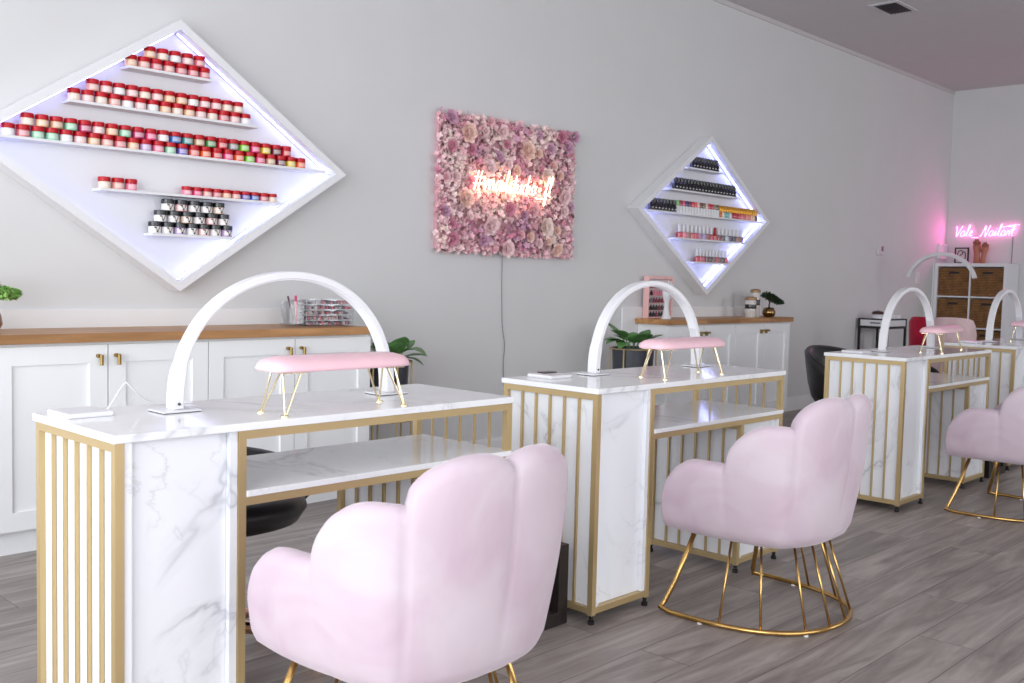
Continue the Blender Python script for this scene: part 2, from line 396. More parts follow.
worktop(5.81, 7.58, 'short brown wooden countertop on the cabinets below the far diamond display', 4.09, .8145, .852)

# ------------------------------------------------------------------ manicure desks
DL, DD, DH = 1.194, .433, .77
def make_desk(i, label, loc):
    t = thing('manicure_desk', label, 'desk', loc, 0, 'marble and gold manicure desks in a row')
    P, Q, e, p = .315, .8795, .006, .02
    MB().box(0, DL, 0, DD, DH-.018, DH).build('tabletop', MTOP, t, bev=.002)
    zt = DH-.0182; SZ = .612
    def post(x, y, z0=.03, z1=None):
        m = MB(); m.box(x, x+p, y, y+p, z0, z1 or zt); o = m.build('post', GOLD, t)
        if z0 < .05:
            MB().lathe([(.011, 0), (.011, .012), (.007, .014), (.007, .031)], 12, (x+p/2, y+p/2, 0)).build('foot', BLACKP, o)
    yf, yb = e, DD-e-p; xr = DL-.001-p
    for x, y in ((e, yf), (e, yb), (P-p, yf), (P-p, yb), (xr, yf), (xr, yb)): post(x, y)
    for x, y in ((Q, yf), (Q, yb)): post(x, y, .03, SZ-.0352)
    def rail(x0, x1, y0, y1, z0, z1): MB().box(x0, x1, y0, y1, z0, z1).build('rail', GOLD, t)
    # end rails and long rails
    for z0, z1 in ((zt-p, zt), (.035, .035+p)):
        rail(e, e+p, yf+p, yb, z0, z1)
    rail(P, xr, yf, yf+p, zt-p, zt); rail(P, xr, yb, yb+p, zt-p, zt); rail(xr, xr+p, yf+p, yb, zt-p, zt)
    rail(xr, xr+p, yf+p, yb, .035, .035+p)
    rail(e+p, P-p, yf, yf+p, .035, .055); rail(e+p, P-p, yb, yb+p, .035, .055); rail(P-p, P, yf+p, yb, .035, .055)
    rail(Q+p, xr, yf, yf+p, .035, .055); rail(Q+p, xr, yb, yb+p, .035, .055); rail(Q, Q+p, yf+p, yb, .035, .055)
    rail(P, xr, yf, yf+p, SZ-.035, SZ-.0152); rail(Q, Q+p, yf+p, yb, SZ-.055, SZ-.0352)
    # slats: outer end, inner side of the right pedestal, right end
    n = 5
    for k in range(n):
        y = yf+p+(yb-yf-p)*(k+1)/(n+1)
        MB().box(e+.004, e+.012, y-.0038, y+.0038, .055, zt-p).build('slat', GOLD, t)
        MB().box(Q+.005, Q+.013, y-.0038, y+.0038, .055, SZ-.055).build('slat', GOLD, t)
        MB().box(xr+.006, xr+.013, y-.0035, y+.0035, .055, zt-p).build('slat', GOLD, t)
    M = MARB[i % 4]
    # left pedestal: marble box recessed in its frame
    MB().box(e+p+.001, e+p+.018, yf+.004, yb+p-.004, .056, zt-.0005).box(e+.0135, e+p+.001, yf+p+.0005, yb-.0005, .056, zt-p-.0005).build('side_panel', M, t)
    MB().box(P-p-.02, P-p-.001, yf+.004, yb+p-.004, .056, zt-.0005).build('side_panel', M, t)
    MB().box(e+p+.019, P-p-.021, yf+.02, yf+.032, .056, zt-.0005).build('front_panel', M, t)
    MB().box(e+p+.019, P-p-.021, yb-.012, yb, .056, zt-.0005).build('back_panel', M, t)
    # lower shelf and right pedestal
    MB().box(P+.001, xr+p-.002, yf-.004, yb+p-.03, SZ-.015, SZ).build('shelf', MTOP, t, bev=.0015)
    MB().box(Q+p+.001, Q+p+.018, yf+.004, yb+p-.004, .056, SZ-.036).box(Q+.0145, Q+p+.001, yf+p+.0005, yb-.0005, .056, SZ-.056).build('side_panel', M, t)
    MB().box(xr-.018, xr-.001, yf+.004, yb+p-.004, .056, SZ-.036).build('side_panel', M, t)
    MB().box(Q+p+.019, xr-.019, yf+.014, yf+.026, .056, SZ-.036).build('front_panel', M, t)
    return t
desks = [(.9157, 2.0195), (2.4832, 2.0082), (4.8949, 2.0285), (6.5816, 2.0536)]
dl = ['white marble and gold slatted manicure desk nearest the camera at left',
      'white marble and gold slatted manicure desk second from the camera, beside the middle pink chair',
      'white marble and gold slatted manicure desk third from the camera, beside the black chair back',
      'white marble and gold slatted manicure desk farthest away, cut off by the right edge']
for i, (x, y) in enumerate(desks): make_desk(i, dl[i], (x, y, 0))

# arch lamps
def arch_lamp(x, y, hw, label, h=.339, grp='white arch desk lamps'):
    t = thing('arch_lamp', label, 'desk lamp', (x, y, DH), 0, grp)
    for s in (-1, 1):
        bp = MB().box(s*hw-.05, s*hw+.05, -.04, .04, .0018, .006).build('base_plate', WHITE, t, bev=.0015)
        MB().box(s*hw-.049, s*hw+.049, -.039, .039, 0, .0017).build('rubber_pad', BLACKP, bp)
    m = MB(); n = 44; wd = .02; th = .010; ring = []
    fz = .006
    for k in range(n+1):
        a = PI*k/n; cx = -hw*math.cos(a); cz = fz+(h-fz)*math.sin(a)**.86
        # normal of ellipse
        nx, nz = -math.cos(a)/hw, math.sin(a)/h; l = math.hypot(nx, nz); nx /= l; nz /= l
        if k in (0, n): nx, nz = (-1 if k == 0 else 1), 0
        T = th+(.004 if k < 4 or k > n-4 else 0)
        ring.append([(cx+nx*T*o, yy*wd, max(fz, cz+nz*T*o)) for o, yy in ((1, -1), (1, 1), (-1, 1), (-1, -1))])
    vs = [p for r in ring for p in r]; fs = []
    for k in range(n):
        for j in range(4): fs.append((k*4+j, k*4+(j+1) % 4, (k+1)*4+(j+1) % 4, (k+1)*4+j))
    fs += [(0, 1, 2, 3), (n*4+3, n*4+2, n*4+1, n*4)]
    m.add(vs, fs); m.build('arch', WHITE, t, smooth='auto', bev=.003)
    m = MB(); vs = []; fs = []       # diffuser strip under the arch
    for k in range(6, n-5):
        r = ring[k]; a = Vector(r[2]); b = Vector(r[3]); c = (Vector(r[0])+Vector(r[1]))/2; inn = ((a+b)/2-c).normalized()
        for q, d in ((.15, .0002), (.85, .0002), (.85, .0022), (.15, .0022)): vs.append(a.lerp(b, q)+inn*d)
    N = n-5-6
    for k in range(N-1):
        for j in range(4): fs.append((k*4+j, k*4+(j+1) % 4, (k+1)*4+(j+1) % 4, (k+1)*4+j))
    fs += [(0, 1, 2, 3), tuple(range((N-1)*4, N*4))]
    m.add(vs, fs); m.build('diffuser', mat('diffuser_white', rgb(246, 246, 250), .5), t, smooth='auto')
    for zz in (.032, .048, .066): MB().lathe([(.0055, 0), (.0055, .006), (.004, .008)], 10, (-hw-.012, 0, zz), 'x').build('button', WHITE, t)
    MB().lathe([(.0035, 0), (.0035, .004)], 8, (-hw+.0, -wd-.0035, .02), 'y').build('socket', BLACKP, t)
    return t
arch_lamp(1.522, 2.29, .330, 'white arched desk lamp on the nearest desk, left of the pink armrest')
arch_lamp(3.184, 2.33, .333, 'white arched desk lamp on the second desk, in front of the far wooden counter')
arch_lamp(5.585, 2.31, .325, 'white arched desk lamp on the third desk, in front of the wicker shelf unit')
arch_lamp(7.29, 2.35, .30, 'white arched desk lamp on the farthest desk at the right edge')

# armrests
def armrest(x, y, L, Wd, label, rz=0):
    t = thing('manicure_hand_rest', label, 'hand rest', (x, y, DH), rz, 'pink hand rests on the desks')
    m = MB(); zc = .118; hh = .016; nx, ny = 20, 10
    prof = []
    vs = []; fs = []; rings = 12
    def pt(a, k, z, s):
        ca, sa = math.cos(a), math.sin(a); ex = 2/5.0
        return (math.copysign(abs(ca)**ex, ca)*(L/2-.012*0)*s, math.copysign(abs(sa)**ex, sa)*(Wd/2)*s, z)
    N = 40
    lv = [(0, -.012), (.88, -.012), (.97, -.011), (1, -.007), (.985, -.001), (.93, .007), (.8, .015), (.5, .0215), (0.02, .023)]
    for s, z in lv:
        s = max(s, .02)
        for k in range(N):
            a = 2*PI*k/N; ca, sa = math.cos(a), math.sin(a); ex = .38
            x_ = math.copysign(abs(ca)**ex, ca)*(L/2-(1-s)*Wd/2*.9 if s > .1 else L/2*s); y_ = math.copysign(abs(sa)**ex, sa)*Wd/2*s
            vs.append((x_, y_, zc+z))
    for i in range(len(lv)-1):
        for k in range(N): fs.append((i*N+k, i*N+(k+1) % N, (i+1)*N+(k+1) % N, (i+1)*N+k))
    fs += [tuple(range(N)), tuple(range((len(lv)-1)*N, len(lv)*N))]
    m.add(vs, fs); m.build('cushion', PINKL, t, smooth=True)
    for sx in (-1, 1):
        for sy in (-1, 1):
            fx, fy = sx*(L/2-.025), sy*(Wd/2-.02)
            m = MB(); top = .1045
            m.tube([(fx-sx*.052, fy-sy*.01, top), (fx-sx*.004, fy, .005), (fx, fy, .003), (fx+sx*.0, fy+.0, .005), (fx-sx*.012, fy-sy*.028, top)], .0027, 8)
            m.box(min(fx-sx*.064, fx-sx*.0), max(fx-sx*.064, fx), min(fy-sy*.036, fy), max(fy-sy*.036, fy), top-.002, top)
            o = m.build('leg', PALEG, t, smooth='auto')
            MB().lathe([(.011, 0), (.011, .003), (.006, .005)], 14, (fx, fy, 0)).build('leg_pad', PALEG, o, smooth='auto')
    return t
armrest(1.535, 2.105, .42, .145, 'pink padded hand rest on thin gold legs on the nearest desk')
armrest(3.118, 2.125, .42, .145, 'pink padded hand rest on thin gold legs on the second desk')
armrest(5.655, 2.15, .50, .15, 'pink padded hand rest on thin gold legs on the third desk, slightly turned', R(8))
armrest(7.42, 2.24, .42, .15, 'pink padded hand rest on the farthest desk, half cut off by the right edge')

# flat white power pads with their cables
def pad(x, y, label, black=0):
    t = thing('power_pad', label, 'charger', (x, y, DH), 0, 'flat white power pads on the desks')
    MB().box(-.055, .055, -.07, .045, 0, .012).build('case', WHITE, t, bev=.004)
    if black: MB().box(-.01, .055, .0, .04, .0121, .016).build('cover', BLACKP, t, bev=.002)
pad(.99, 2.37, 'flat white power pad on the left back corner of the nearest desk')
pad(2.64, 2.37, 'flat white power pad with a black cover at the back of the second desk', 1)
pad(5.05, 2.37, 'flat white power pad on the left back corner of the third desk')
pad(6.76, 2.40, 'flat white power pad on the back left of the farthest desk')
c = MB().tube(crom([(1.046, 2.35, DH+.006), (1.06, 2.352, DH+.02), (1.11, 2.39, DH+.062), (1.125, 2.392, DH+.058), (1.17, 2.41, DH+.02), (1.215, 2.415, DH+.004), (1.27, 2.413, DH+.003), (1.3, 2.40, DH+.003)]), .0024, 6).build('power_cable', WHITE, smooth=True)
tag(c, 'thin white cable arching up between power pad and arch lamp on the nearest desk', 'cable')

# ------------------------------------------------------------------ cloud chairs
HALF = [(-.316, .285), (-.327, .15), (-.320, .02), (-.303, -.10), (-.258, -.19), (-.14, -.25), (0, -.268)]
def foot_curve(scale=1.0):
    pts = [Vector((a, b, 0)) for a, b in HALF]+[Vector((-a, b, 0)) for a, b in HALF[-2::-1]]
    return crom(pts, 10)
FC = foot_curve()
def resample(P, N):
    d = [0]
    for i in range(1, len(P)): d.append(d[-1]+(P[i]-P[i-1]).length)
    out = []; j = 0
    for k in range(N):
        s = d[-1]*k/(N-1)
        while j < len(P)-2 and d[j+1] < s: j += 1
        t = (s-d[j])/(d[j+1]-d[j]); out.append(P[j].lerp(P[j+1], min(1, max(0, t))))
    return out, d[-1]
def make_chair(label, loc, rz):
    t = thing('cloud_chair', label, 'chair', loc, rz, 'pink cloud tub chairs')
    NS = 145; C, tot = resample(FC, NS)
    # seam parameters
    def nearest(px, py): return min(range(NS), key=lambda i: (C[i].x-px)**2+(C[i].y-py)**2)
    iAB, iBC, iCD = nearest(-.319, .02), nearest(-.238, -.203), NS//2
    def scal(t_, h0, hp, h1, tp, pw=2.0):
        if t_ < tp: return h0+(hp-h0)*(1-(1-t_/tp)**pw)**(1/pw)
        return h1+(hp-h1)*(1-((t_-tp)/(1-tp))**pw)**(1/pw)
    def height(i):
        j = i if i <= iCD else NS-1-i
        if j <= iAB: t_ = j/iAB; return scal(t_, .345, .536, .533, .60), t_
        if j <= iBC: t_ = (j-iAB)/(iBC-iAB); return scal(t_, .538, .675, .668, .70, 1.9), t_
        t_ = (j-iBC)/(iCD-iBC); return scal(t_, .672, .764, .732, .62, 1.9), t_
    zb = .272; vs = []; fs = []; NV = 0
    for i in range(NS):
        h, tt = height(i); p = C[i]
        T = (C[min(i+1, NS-1)]-C[max(i-1, 0)]).normalized(); nrm = Vector((T.y, -T.x, 0))
        if nrm.dot(Vector((p.x, p.y+.02, 0))) < 0: nrm = -nrm
        puff = .008*max(0, math.sin(PI*tt))**.45
        end = min(i, NS-1-i)/8; endf = min(1, .45+.55*math.sqrt(min(1, end)))
        r = .034*endf; th = 2*r
        loop = []
        def off(z): return -.055*(1-(z-zb)/.5)**1.8 if z < zb+.5 else 0
        zt = h-r
        # outer side from the bottom up
        for k, (dz, dn) in enumerate(((0, -.050), (.004, -.026), (.018, -.008), (.045, 0))):
            z = zb+dz; loop.append(p+nrm*(off(z)+dn+puff*.3)+Vector((0, 0, z)))
        for k in range(1, 7):
            z = zb+.045+(zt-zb-.045)*k/6; f = min(1, k/3); loop.append(p+nrm*(off(z)+puff*(.3+.7*f))+Vector((0, 0, z)))
        for k in range(1, 6):
            a = PI*k/6; c0 = p+nrm*(off(zt)+puff-r)
            loop.append(c0+nrm*(r*math.cos(a))+Vector((0, 0, zt+r*math.sin(a))))
        for k in range(0, 6):
            z = zt-(zt-zb)*k/6; f = 1 if k < 4 else .5; loop.append(p+nrm*(off(z)+puff-th-.012*math.sin(PI*k/6)-(puff*2 if k else puff)*.5)+Vector((0, 0, z)))
        z = zb+.002; loop.append(p+nrm*(off(z)-th-.01)+Vector((0, 0, z)))
        NV = len(loop); vs += loop
    for i in range(NS-1):
        for k in range(NV): fs.append((i*NV+k, i*NV+(k+1) % NV, (i+1)*NV+(k+1) % NV, (i+1)*NV+k))
    fs += [tuple(range(NV)), tuple(range((NS-1)*NV, NS*NV))]
    sh = MB().add(vs, fs).build('backrest_shell', PINKV, t, smooth=True)
    # vertical seam piping on the outside between petals B|C (as in the photo)
    # seat
    inner = []
    for i in range(4, NS-4, 4):
        p = C[i]; T = (C[min(i+1, NS-1)]-C[max(i-1, 0)]).normalized(); nrm = Vector((T.y, -T.x, 0))
        if nrm.dot(Vector((p.x, p.y+.02, 0))) < 0: nrm = -nrm
        inner.append(p-nrm*.085)
    a, b = inner[-1], inner[0]
    front = [a.lerp(b, k/10)+Vector((0, .035*math.sin(PI*k/10), 0)) for k in range(1, 10)]
    ring = inner+front; cen = Vector((0, 0, 0)); n = len(ring); vs = []; fs = []
    lv = [(.90, .274), (.96, .276), (.98, .30), (1.0, .36), (.985, .385), (.94, .402), (.85, .412), (.55, .42), (.1, .424)]
    for s, z in lv:
        for p in ring: q = cen.lerp(p, s); vs.append((q.x, q.y, z))
    for i in range(len(lv)-1):
        for k in range(n): fs.append((i*n+k, i*n+(k+1) % n, (i+1)*n+(k+1) % n, (i+1)*n+k))
    fs += [tuple(range(n))[::-1], tuple(range((len(lv)-1)*n, len(lv)*n))]
    MB().add(vs, fs).build('seat', PINKV, t, smooth=True)
    # gold wire base
    rh = [(-.300, .245), (-.314, .205), (-.312, .10), (-.298, .0), (-.262, -.10), (-.195, -.185), (-.10, -.232), (0, -.245)]
    tp = [(-.205, .20), (-.215, .16), (-.215, .09), (-.21, .02), (-.19, -.05), (-.145, -.11), (-.08, -.145), (0, -.155)]
    full = rh+[(-a, b) for a, b in rh[-2::-1]]; tz = .284; rr = .0085
    path = [(-.215, .175, tz), (-.262, .222, .10), (-.285, .243, .035), (-.300, .252, .014)]
    path = [Vector(p) for p in path]+crom([Vector((a, b, rr+.003)) for a, b in full[1:-1]], 5)
    path += [Vector((.300, .252, .014)), Vector((.285, .243, .035)), Vector((.262, .222, .10)), Vector((.215, .175, tz))]
    MB().tube(path, rr, 10).build('base_frame', BRASS, t, smooth=True)
    fr = crom([Vector((a, b, 0)) for a, b in full], 6); ft = crom([Vector((a, b, 0)) for a, b in tp+[(-a, b) for a, b in tp[-2::-1]]], 6)
    fr, _ = resample(fr, 101); ft, _ = resample(ft, 101)
    MB().tube([p+Vector((0, 0, tz-.006)) for p in ft], .006, 8).build('upper_ring', BRASS, t, smooth=True)
    for k in (17, 27, 38, 46, 54, 62, 73, 83):
        MB().tube([fr[k]+Vector((0, 0, rr+.005)), ft[k]+Vector((0, 0, tz))], .0042, 8).build('spoke', BRASS, t, smooth=True)
    for k in (12, 38, 62, 88): MB().lathe([(.008, 0), (.008, .006)], 10, (fr[k].x, fr[k].y, 0)).build('floor_glide', WHITE, t)
    return t
ch = make_chair('pink velvet scalloped tub chair at the nearest desk, base cut off by the bottom edge', (1.47, 1.665, 0), R(1.5))
dup(ch, None, (3.08, 1.70, 0), 0, 'pink velvet scalloped tub chair on a gold wire base at the second desk')
dup(ch, None, (5.41, 1.63, 0), 0, 'pink velvet scalloped tub chair at the third desk, cut off by the right edge')

# ------------------------------------------------------------------ black technician chairs
def make_stool(label, loc, rz=0, sz=.46, bh=.27, parent_grp='black technician chairs behind the desks'):
    t = thing('swivel_chair', label, 'chair', loc, rz, parent_grp)   # faces -Y
    m = MB(); m.lathe([(.0, sz-.085), (.17, sz-.082), (.222, sz-.065), (.245, sz-.03), (.235, sz), (.17, sz+.012), (.05, sz+.016), (.001, sz+.016)], 36)
    m.build('seat', BLACKL, t, smooth=True)
    # wrap-around back
    vs = []; fs = []; n = 33
    for i in range(n):
        a = R(-22)+R(224)*i/(n-1); c, s = math.cos(a), math.sin(a)
        k = math.sin(PI*i/(n-1)); top = sz+.06*min(1, bh/.27)+bh*k**.55; bot = sz-.05+.0*k
        loop = []
        for (q, dr) in ((0, -.02), (.05, .0), (.35, .02), (.7, .03), (.95, .035), (1.0, .02), (.95, -.005), (.7, -.02), (.35, -.025), (.05, -.03)):
            rr = .25+dr+.02*q; loop.append((c*rr, s*rr*.95+.0, bot+(top-bot)*q))
        vs += loop
    L_ = 10
    for i in range(n-1):
        for k in range(L_): fs.append((i*L_+k, i*L_+(k+1) % L_, (i+1)*L_+(k+1) % L_, (i+1)*L_+k))
    fs += [tuple(range(L_)), tuple(range((n-1)*L_, n*L_))]
    MB().add(vs, fs).build('backrest', BLACKL, t, smooth=True)
    MB().lathe([(.05, .08), (.03, .10), (.028, .2), (.02, .21), (.02, sz-.1), (.07, sz-.095), (.07, sz-.08)], 20).build('gas_column', ROSEG, t, smooth='auto')
    for k in range(5):
        a = R(90+72*k); d = Vector((math.cos(a), math.sin(a), 0)); 
        leg = MB().tube([d*.02+Vector((0, 0, .10)), d*.15+Vector((0, 0, .088)), d*.27+Vector((0, 0, .07))], .02, 10, r2=.012).build('leg', ROSEG, t, smooth='auto')
        sd = Vector((-d.y, d.x, 0)); m = MB()
        for s in (-1, 1):
            c0 = d*.27+sd*(.014*s)+Vector((0, 0, .028)); vs = []; fs = []
            for j in (-.008, .008):
                for q in range(16): b = 2*PI*q/16; vs.append(c0+sd*j+d*math.cos(b)*.028+Vector((0, 0, math.sin(b)*.028)))
            fs = [tuple(range(16)), tuple(range(31, 15, -1))]+[(q, (q+1) % 16, (q+1) % 16+16, q+16) for q in range(16)]
            m.add(vs, fs)
        m.tube([d*.27+Vector((0, 0, .028)), d*.27+Vector((0, 0, .075))], .008, 8)
        m.build('caster', ROSEG, leg, smooth='auto')
    return t
make_stool('black leather swivel chair on a rose gold star base tucked under the nearest desk', (1.47, 2.56, 0), R(10), sz=.475, bh=.09)
make_stool('black leather swivel chair behind the third desk, curved back seen left of the slats', (5.96, 2.80, 0), R(-8), bh=.225)
make_stool('black leather swivel chair behind the farthest desk, glimpsed under the third tabletop', (7.15, 2.90, 0), R(5), bh=.13)

# ------------------------------------------------------------------ dark wooden foot rests
def footrest(x0, x1, y0, y1, h, label):
    t = thing('foot_rest', label, 'footrest', ((x0+x1)/2, (y0+y1)/2, 0), 0, 'dark foot rests between the desks')
    a, b = (x1-x0)/2, (y1-y0)/2; w_ = .045
    for s in (-1, 1):
        y = s*(b-.02); m = MB()
        m.box(-a, -a+w_, y-.02, y+.02, 0, h); m.box(a-w_, a, y-.02, y+.02, 0, h); m.box(-a+w_, a-w_, y-.02, y+.02, 0, w_); m.box(-a+w_, a-w_, y-.02, y+.02, h-.03, h)
        m.build('side_frame', DARKW, t, bev=.002)
    for k in range(4):
        x = -a+.06+k*(2*a-.12)/3
        MB().box(x-.02, x+.02, -b+.04, b-.04, h-.055, h-.031).build('rail', LIGHTW, t, bev=.002)
footrest(2.13, 2.452, 2.085, 2.36, .262, 'dark wooden foot rest standing between the two nearest desks')
footrest(6.22, 6.50, 2.05, 2.36, .24, 'dark wooden foot rest standing beside the farthest desk')

# ------------------------------------------------------------------ diamond displays
def diamond(cx, a, b, cz, label, led, yf=4.30):
    t = thing('diamond_display_shelf', label, 'display shelf', (cx, Y1-.001, cz), 0, 'lit diamond wall displays')
    ia, ib = a*.93, b*.93; d = yf-Y1; 
    names = [((0, 1), (1, 0)), ((1, 0), (0, -1)), ((0, -1), (-1, 0)), ((-1, 0), (0, 1))]
    for (p, q) in names:
        m = MB(); m.prism([(p[0]*a, p[1]*b), (q[0]*a, q[1]*b), (q[0]*ia, q[1]*ib), (p[0]*ia, p[1]*ib)], d, 0)
        m.build('frame_board', FRAMEW, t)
    m = MB(); m.prism([(0, ib), (ia, 0), (0, -ib), (-ia, 0)], -.012, -.001); m.build('back_panel', FRAMEW, t)
    k = .99
    for (p, q) in names:
        P = Vector((p[0]*ia*k, -.045, p[1]*ib*k)); Q = Vector((q[0]*ia*k, -.045, q[1]*ib*k)); dd = (Q-P)*.012
        MB().tube([P+dd, Q-dd], .0026, 6).build('led_strip', led, t)
    return t
D1 = diamond(2.262, .925, .611, 1.631, 'large white diamond wall display lit blue-white, rows of red-lidded jars', LED)
D2 = diamond(6.600, .905, .605, 1.628, 'far white diamond wall display lit blue-white, rows of polish bottles', LED2)
def dshelf(parent, x0, x1, z):
    cx, cz = parent.location.x, parent.location.z
    MB().box(x0-cx, x1-cx, 4.303-Y1, -.012, z-.012-cz, z-cz).build('shelf', FRAMEW, parent, bev=.001)
SH1 = [(2.02, 2.42, 2.002), (1.765, 2.665, 1.820), (1.45, 3.06, 1.642), (1.895, 2.80, 1.462), (2.13, 2.545, 1.280)]
SH2 = [(6.30, 6.78, 1.972), (6.08, 7.03, 1.798), (5.80, 7.385, 1.628), (6.19, 7.14, 1.446), (6.42, 6.90, 1.274)]
for s in SH1: dshelf(D1, *s)
for s in SH2: dshelf(D2, *s)

ORD = ['first', 'second', 'third', 'fourth', 'fifth', 'sixth', 'seventh', 'eighth', 'ninth', 'tenth', 'eleventh', 'twelfth', 'thirteenth', 'fourteenth', 'fifteenth',
       'sixteenth', 'seventeenth', 'eighteenth', 'nineteenth', 'twentieth', 'twenty-first', 'twenty-second', 'twenty-third', 'twenty-fourth', 'twenty-fifth', 'twenty-sixth']
# powder colours
PC = {'cream': (238, 214, 196), 'pale pink': (240, 196, 196), 'blush': (232, 170, 160), 'peach': (240, 190, 150), 'tan': (206, 168, 130), 'teal': (70, 150, 150), 'mint': (150, 214, 180),
      'magenta': (190, 50, 110), 'hot pink': (236, 60, 130), 'lilac': (196, 170, 214), 'white': (238, 236, 238), 'blue': (50, 110, 190), 'violet': (110, 90, 190), 'orange': (240, 110, 50), 'red': (214, 40, 50),
      'lime': (130, 210, 50), 'yellow': (232, 206, 60), 'plum': (110, 30, 60), 'grey': (140, 140, 140), 'green': (70, 150, 80), 'coral': (240, 110, 100), 'pink': (240, 130, 160), 'rose': (220, 120, 130)}
def pmat(n): return mat(n.replace(' ', '_')+'_powder', rgb(*PC[n]), .35, coat=.4, vary=.06, vscale=80)
LABELM = mat('jar_label', rgb(238, 232, 228), .5)
CLEARJ = mat('jar_plastic', rgb(240, 236, 236), .12, coat=.5)
BODY = {}
def jar(x, y, z, col, label, group, r=.0265, h=.0498, lidm=None, lidname='red'):
    """small powder jar: tinted body (with a label) and a screw lid"""
    key = (col, lidname, round(r, 4), round(h, 4))
    if key not in BODY:
        t = thing('powder_jar', label, 'jar', (x, y, z), 0, group)
        hb = h*.60
        MB().lathe([(r*.86, 0), (r*.97, .0015), (r*.97, hb-.002), (r*.86, hb)], 20).build('jar_body', pmat(col), t, smooth='auto')
        # printed label wrapped round the front
        vs = []; fs = []; n = 9
        for i in range(n):
            a = R(-90)+R(-48+96*i/(n-1))
            for rr, zz in ((r*.975, hb*.22), (r*.975, hb*.82), (r*.99, hb*.82), (r*.99, hb*.22)): vs.append((math.cos(a)*rr, math.sin(a)*rr, zz))
        for i in range(n-1):
            for k in range(4): fs.append((i*4+k, i*4+(k+1) % 4, (i+1)*4+(k+1) % 4, (i+1)*4+k))
        fs += [(0, 1, 2, 3), tuple(range((n-1)*4, n*4))]
        if lidname == 'red': MB().add(vs, fs).build('paper_label', mat(col.replace(' ', '_')+'_label', tuple(.55*a+.45*b for a, b in zip(rgb(*PC[col]), rgb(242, 236, 232)))[:3]+(1,), .5), t)
        else:
            lb = MB().add(vs, fs).build('paper_label', LABELM, t)
            # bold dark V mark on the label
            m = MB(); R_ = r*1.0
            def W(u, v): a = R(-90)+u/R_; return Vector((math.cos(a)*R_, math.sin(a)*R_, v))
            for (u0, v0, u1, v1, wd) in ((-.011, hb*.9, .001, hb*.1, .0052), (.011, hb*.9, .001, hb*.1, .002)):
                q = [W(u0-wd, v0), W(u0+wd, v0), W(u1+wd*.5, v1), W(u1-wd*.5, v1)]; o = [p+Vector((0, -.0008, 0)) for p in q]
                m.add(q+o, [(0, 1, 2, 3), (4, 7, 6, 5), (0, 4, 5, 1), (1, 5, 6, 2), (2, 6, 7, 3), (3, 7, 4, 0)])
            m.build('printed_mark', BLACKP, lb)
        MB().lathe([(r*.96, hb), (r, hb+.001), (r, h-.002), (r*.93, h-.0002), (r*.3, h)], 20).build('lid', lidm or RED, t, smooth='auto')
        BODY[key] = t
        return t
    return dup(BODY[key], None, (x, y, z), 0, label)
def jar_row(xs, z, cols, where, group, **k):
    for i, (x, c) in enumerate(zip(xs, cols)):
        ln = k.get('lidname', 'red')
        jar(x, 4.334, z, c, '%s-lidded jar of %s powder, %s from left %s' % (ln, c, ORD[i], where), group, **k)
def spread(a, b, n): w_ = (b-a)/n; return [a+w_*(i+.5) for i in range(n)]
random.seed(5)
pale = ['cream', 'pale pink', 'blush', 'white', 'peach', 'rose']
def pk(n): return [random.choice(pale) for _ in range(n)]
e = .0502
jar_row(spread(2.014, 2.425, 7), 2.002, pk(7), 'in lower row of the top shelf', 'red-lidded jars on the top shelf')
jar_row(spread(2.10, 2.40, 5), 2.002+e, pk(5), 'in upper row of the top shelf', 'red-lidded jars on the top shelf')
jar_row(spread(1.765, 2.64, 15), 1.820, pk(15), 'in lower row of second shelf down', 'red-lidded jars on the second shelf')
jar_row(spread(1.845, 2.60, 13), 1.820+e, pk(13), 'in upper row of second shelf down', 'red-lidded jars on the second shelf')
jar_row(spread(1.50, 2.955, 25), 1.642, ['white', 'rose', 'mint', 'mint', 'white', 'pale pink', 'peach', 'blush', 'rose', 'peach', 'lilac', 'pink', 'mint', 'violet', 'coral', 'orange', 'red', 'hot pink', 'orange', 'lime', 'hot pink', 'tan', 'plum', 'yellow', 'orange'],
        'in lower row of longest shelf', 'red-lidded jars on the longest shelf')
jar_row(spread(1.575, 2.87, 22), 1.642+e, ['cream', 'peach', 'tan', 'mint', 'magenta', 'pale pink', 'peach', 'mint', 'magenta', 'hot pink', 'white', 'blue', 'teal', 'tan', 'green', 'red', 'grey', 'lime', 'hot pink', 'yellow', 'plum', 'red'],
        'in upper row of longest shelf', 'red-lidded jars on the longest shelf')
jar_row(spread(1.895, 2.075, 3), 1.462, ['cream', 'blush', 'pink'], 'at left end of fourth shelf', 'red-lidded jars on the fourth shelf')
jar_row(spread(2.285, 2.79, 10), 1.462, ['pink', 'hot pink', 'blush', 'rose', 'peach', 'blush', 'violet', 'blue', 'rose', 'cream'], 'in right group of fourth shelf', 'red-lidded jars on the fourth shelf', r=.0235, h=.04)
LB = mat('black_lid', rgb(24, 26, 32), .3, coat=.3)
kb = dict(r=.0285, h=.052, lidm=LB, lidname='black')
jar_row(spread(2.125, 2.545, 7), 1.280, ['white', 'white', 'lilac', 'white', 'pale pink', 'white', 'lilac'], 'in bottom row of lowest shelf', 'black-lidded jars on the lowest shelf', **kb)
jar_row(spread(2.15, 2.53, 6), 1.280+.0525, ['white', 'white', 'cream', 'white', 'pale pink', 'white'], 'in middle row of lowest shelf', 'black-lidded jars on the lowest shelf', **kb)
jar_row(spread(2.185, 2.505, 5), 1.280+.105, ['white', 'pale pink', 'white', 'white', 'cream'], 'in top row of lowest shelf', 'black-lidded jars on the lowest shelf', **kb)

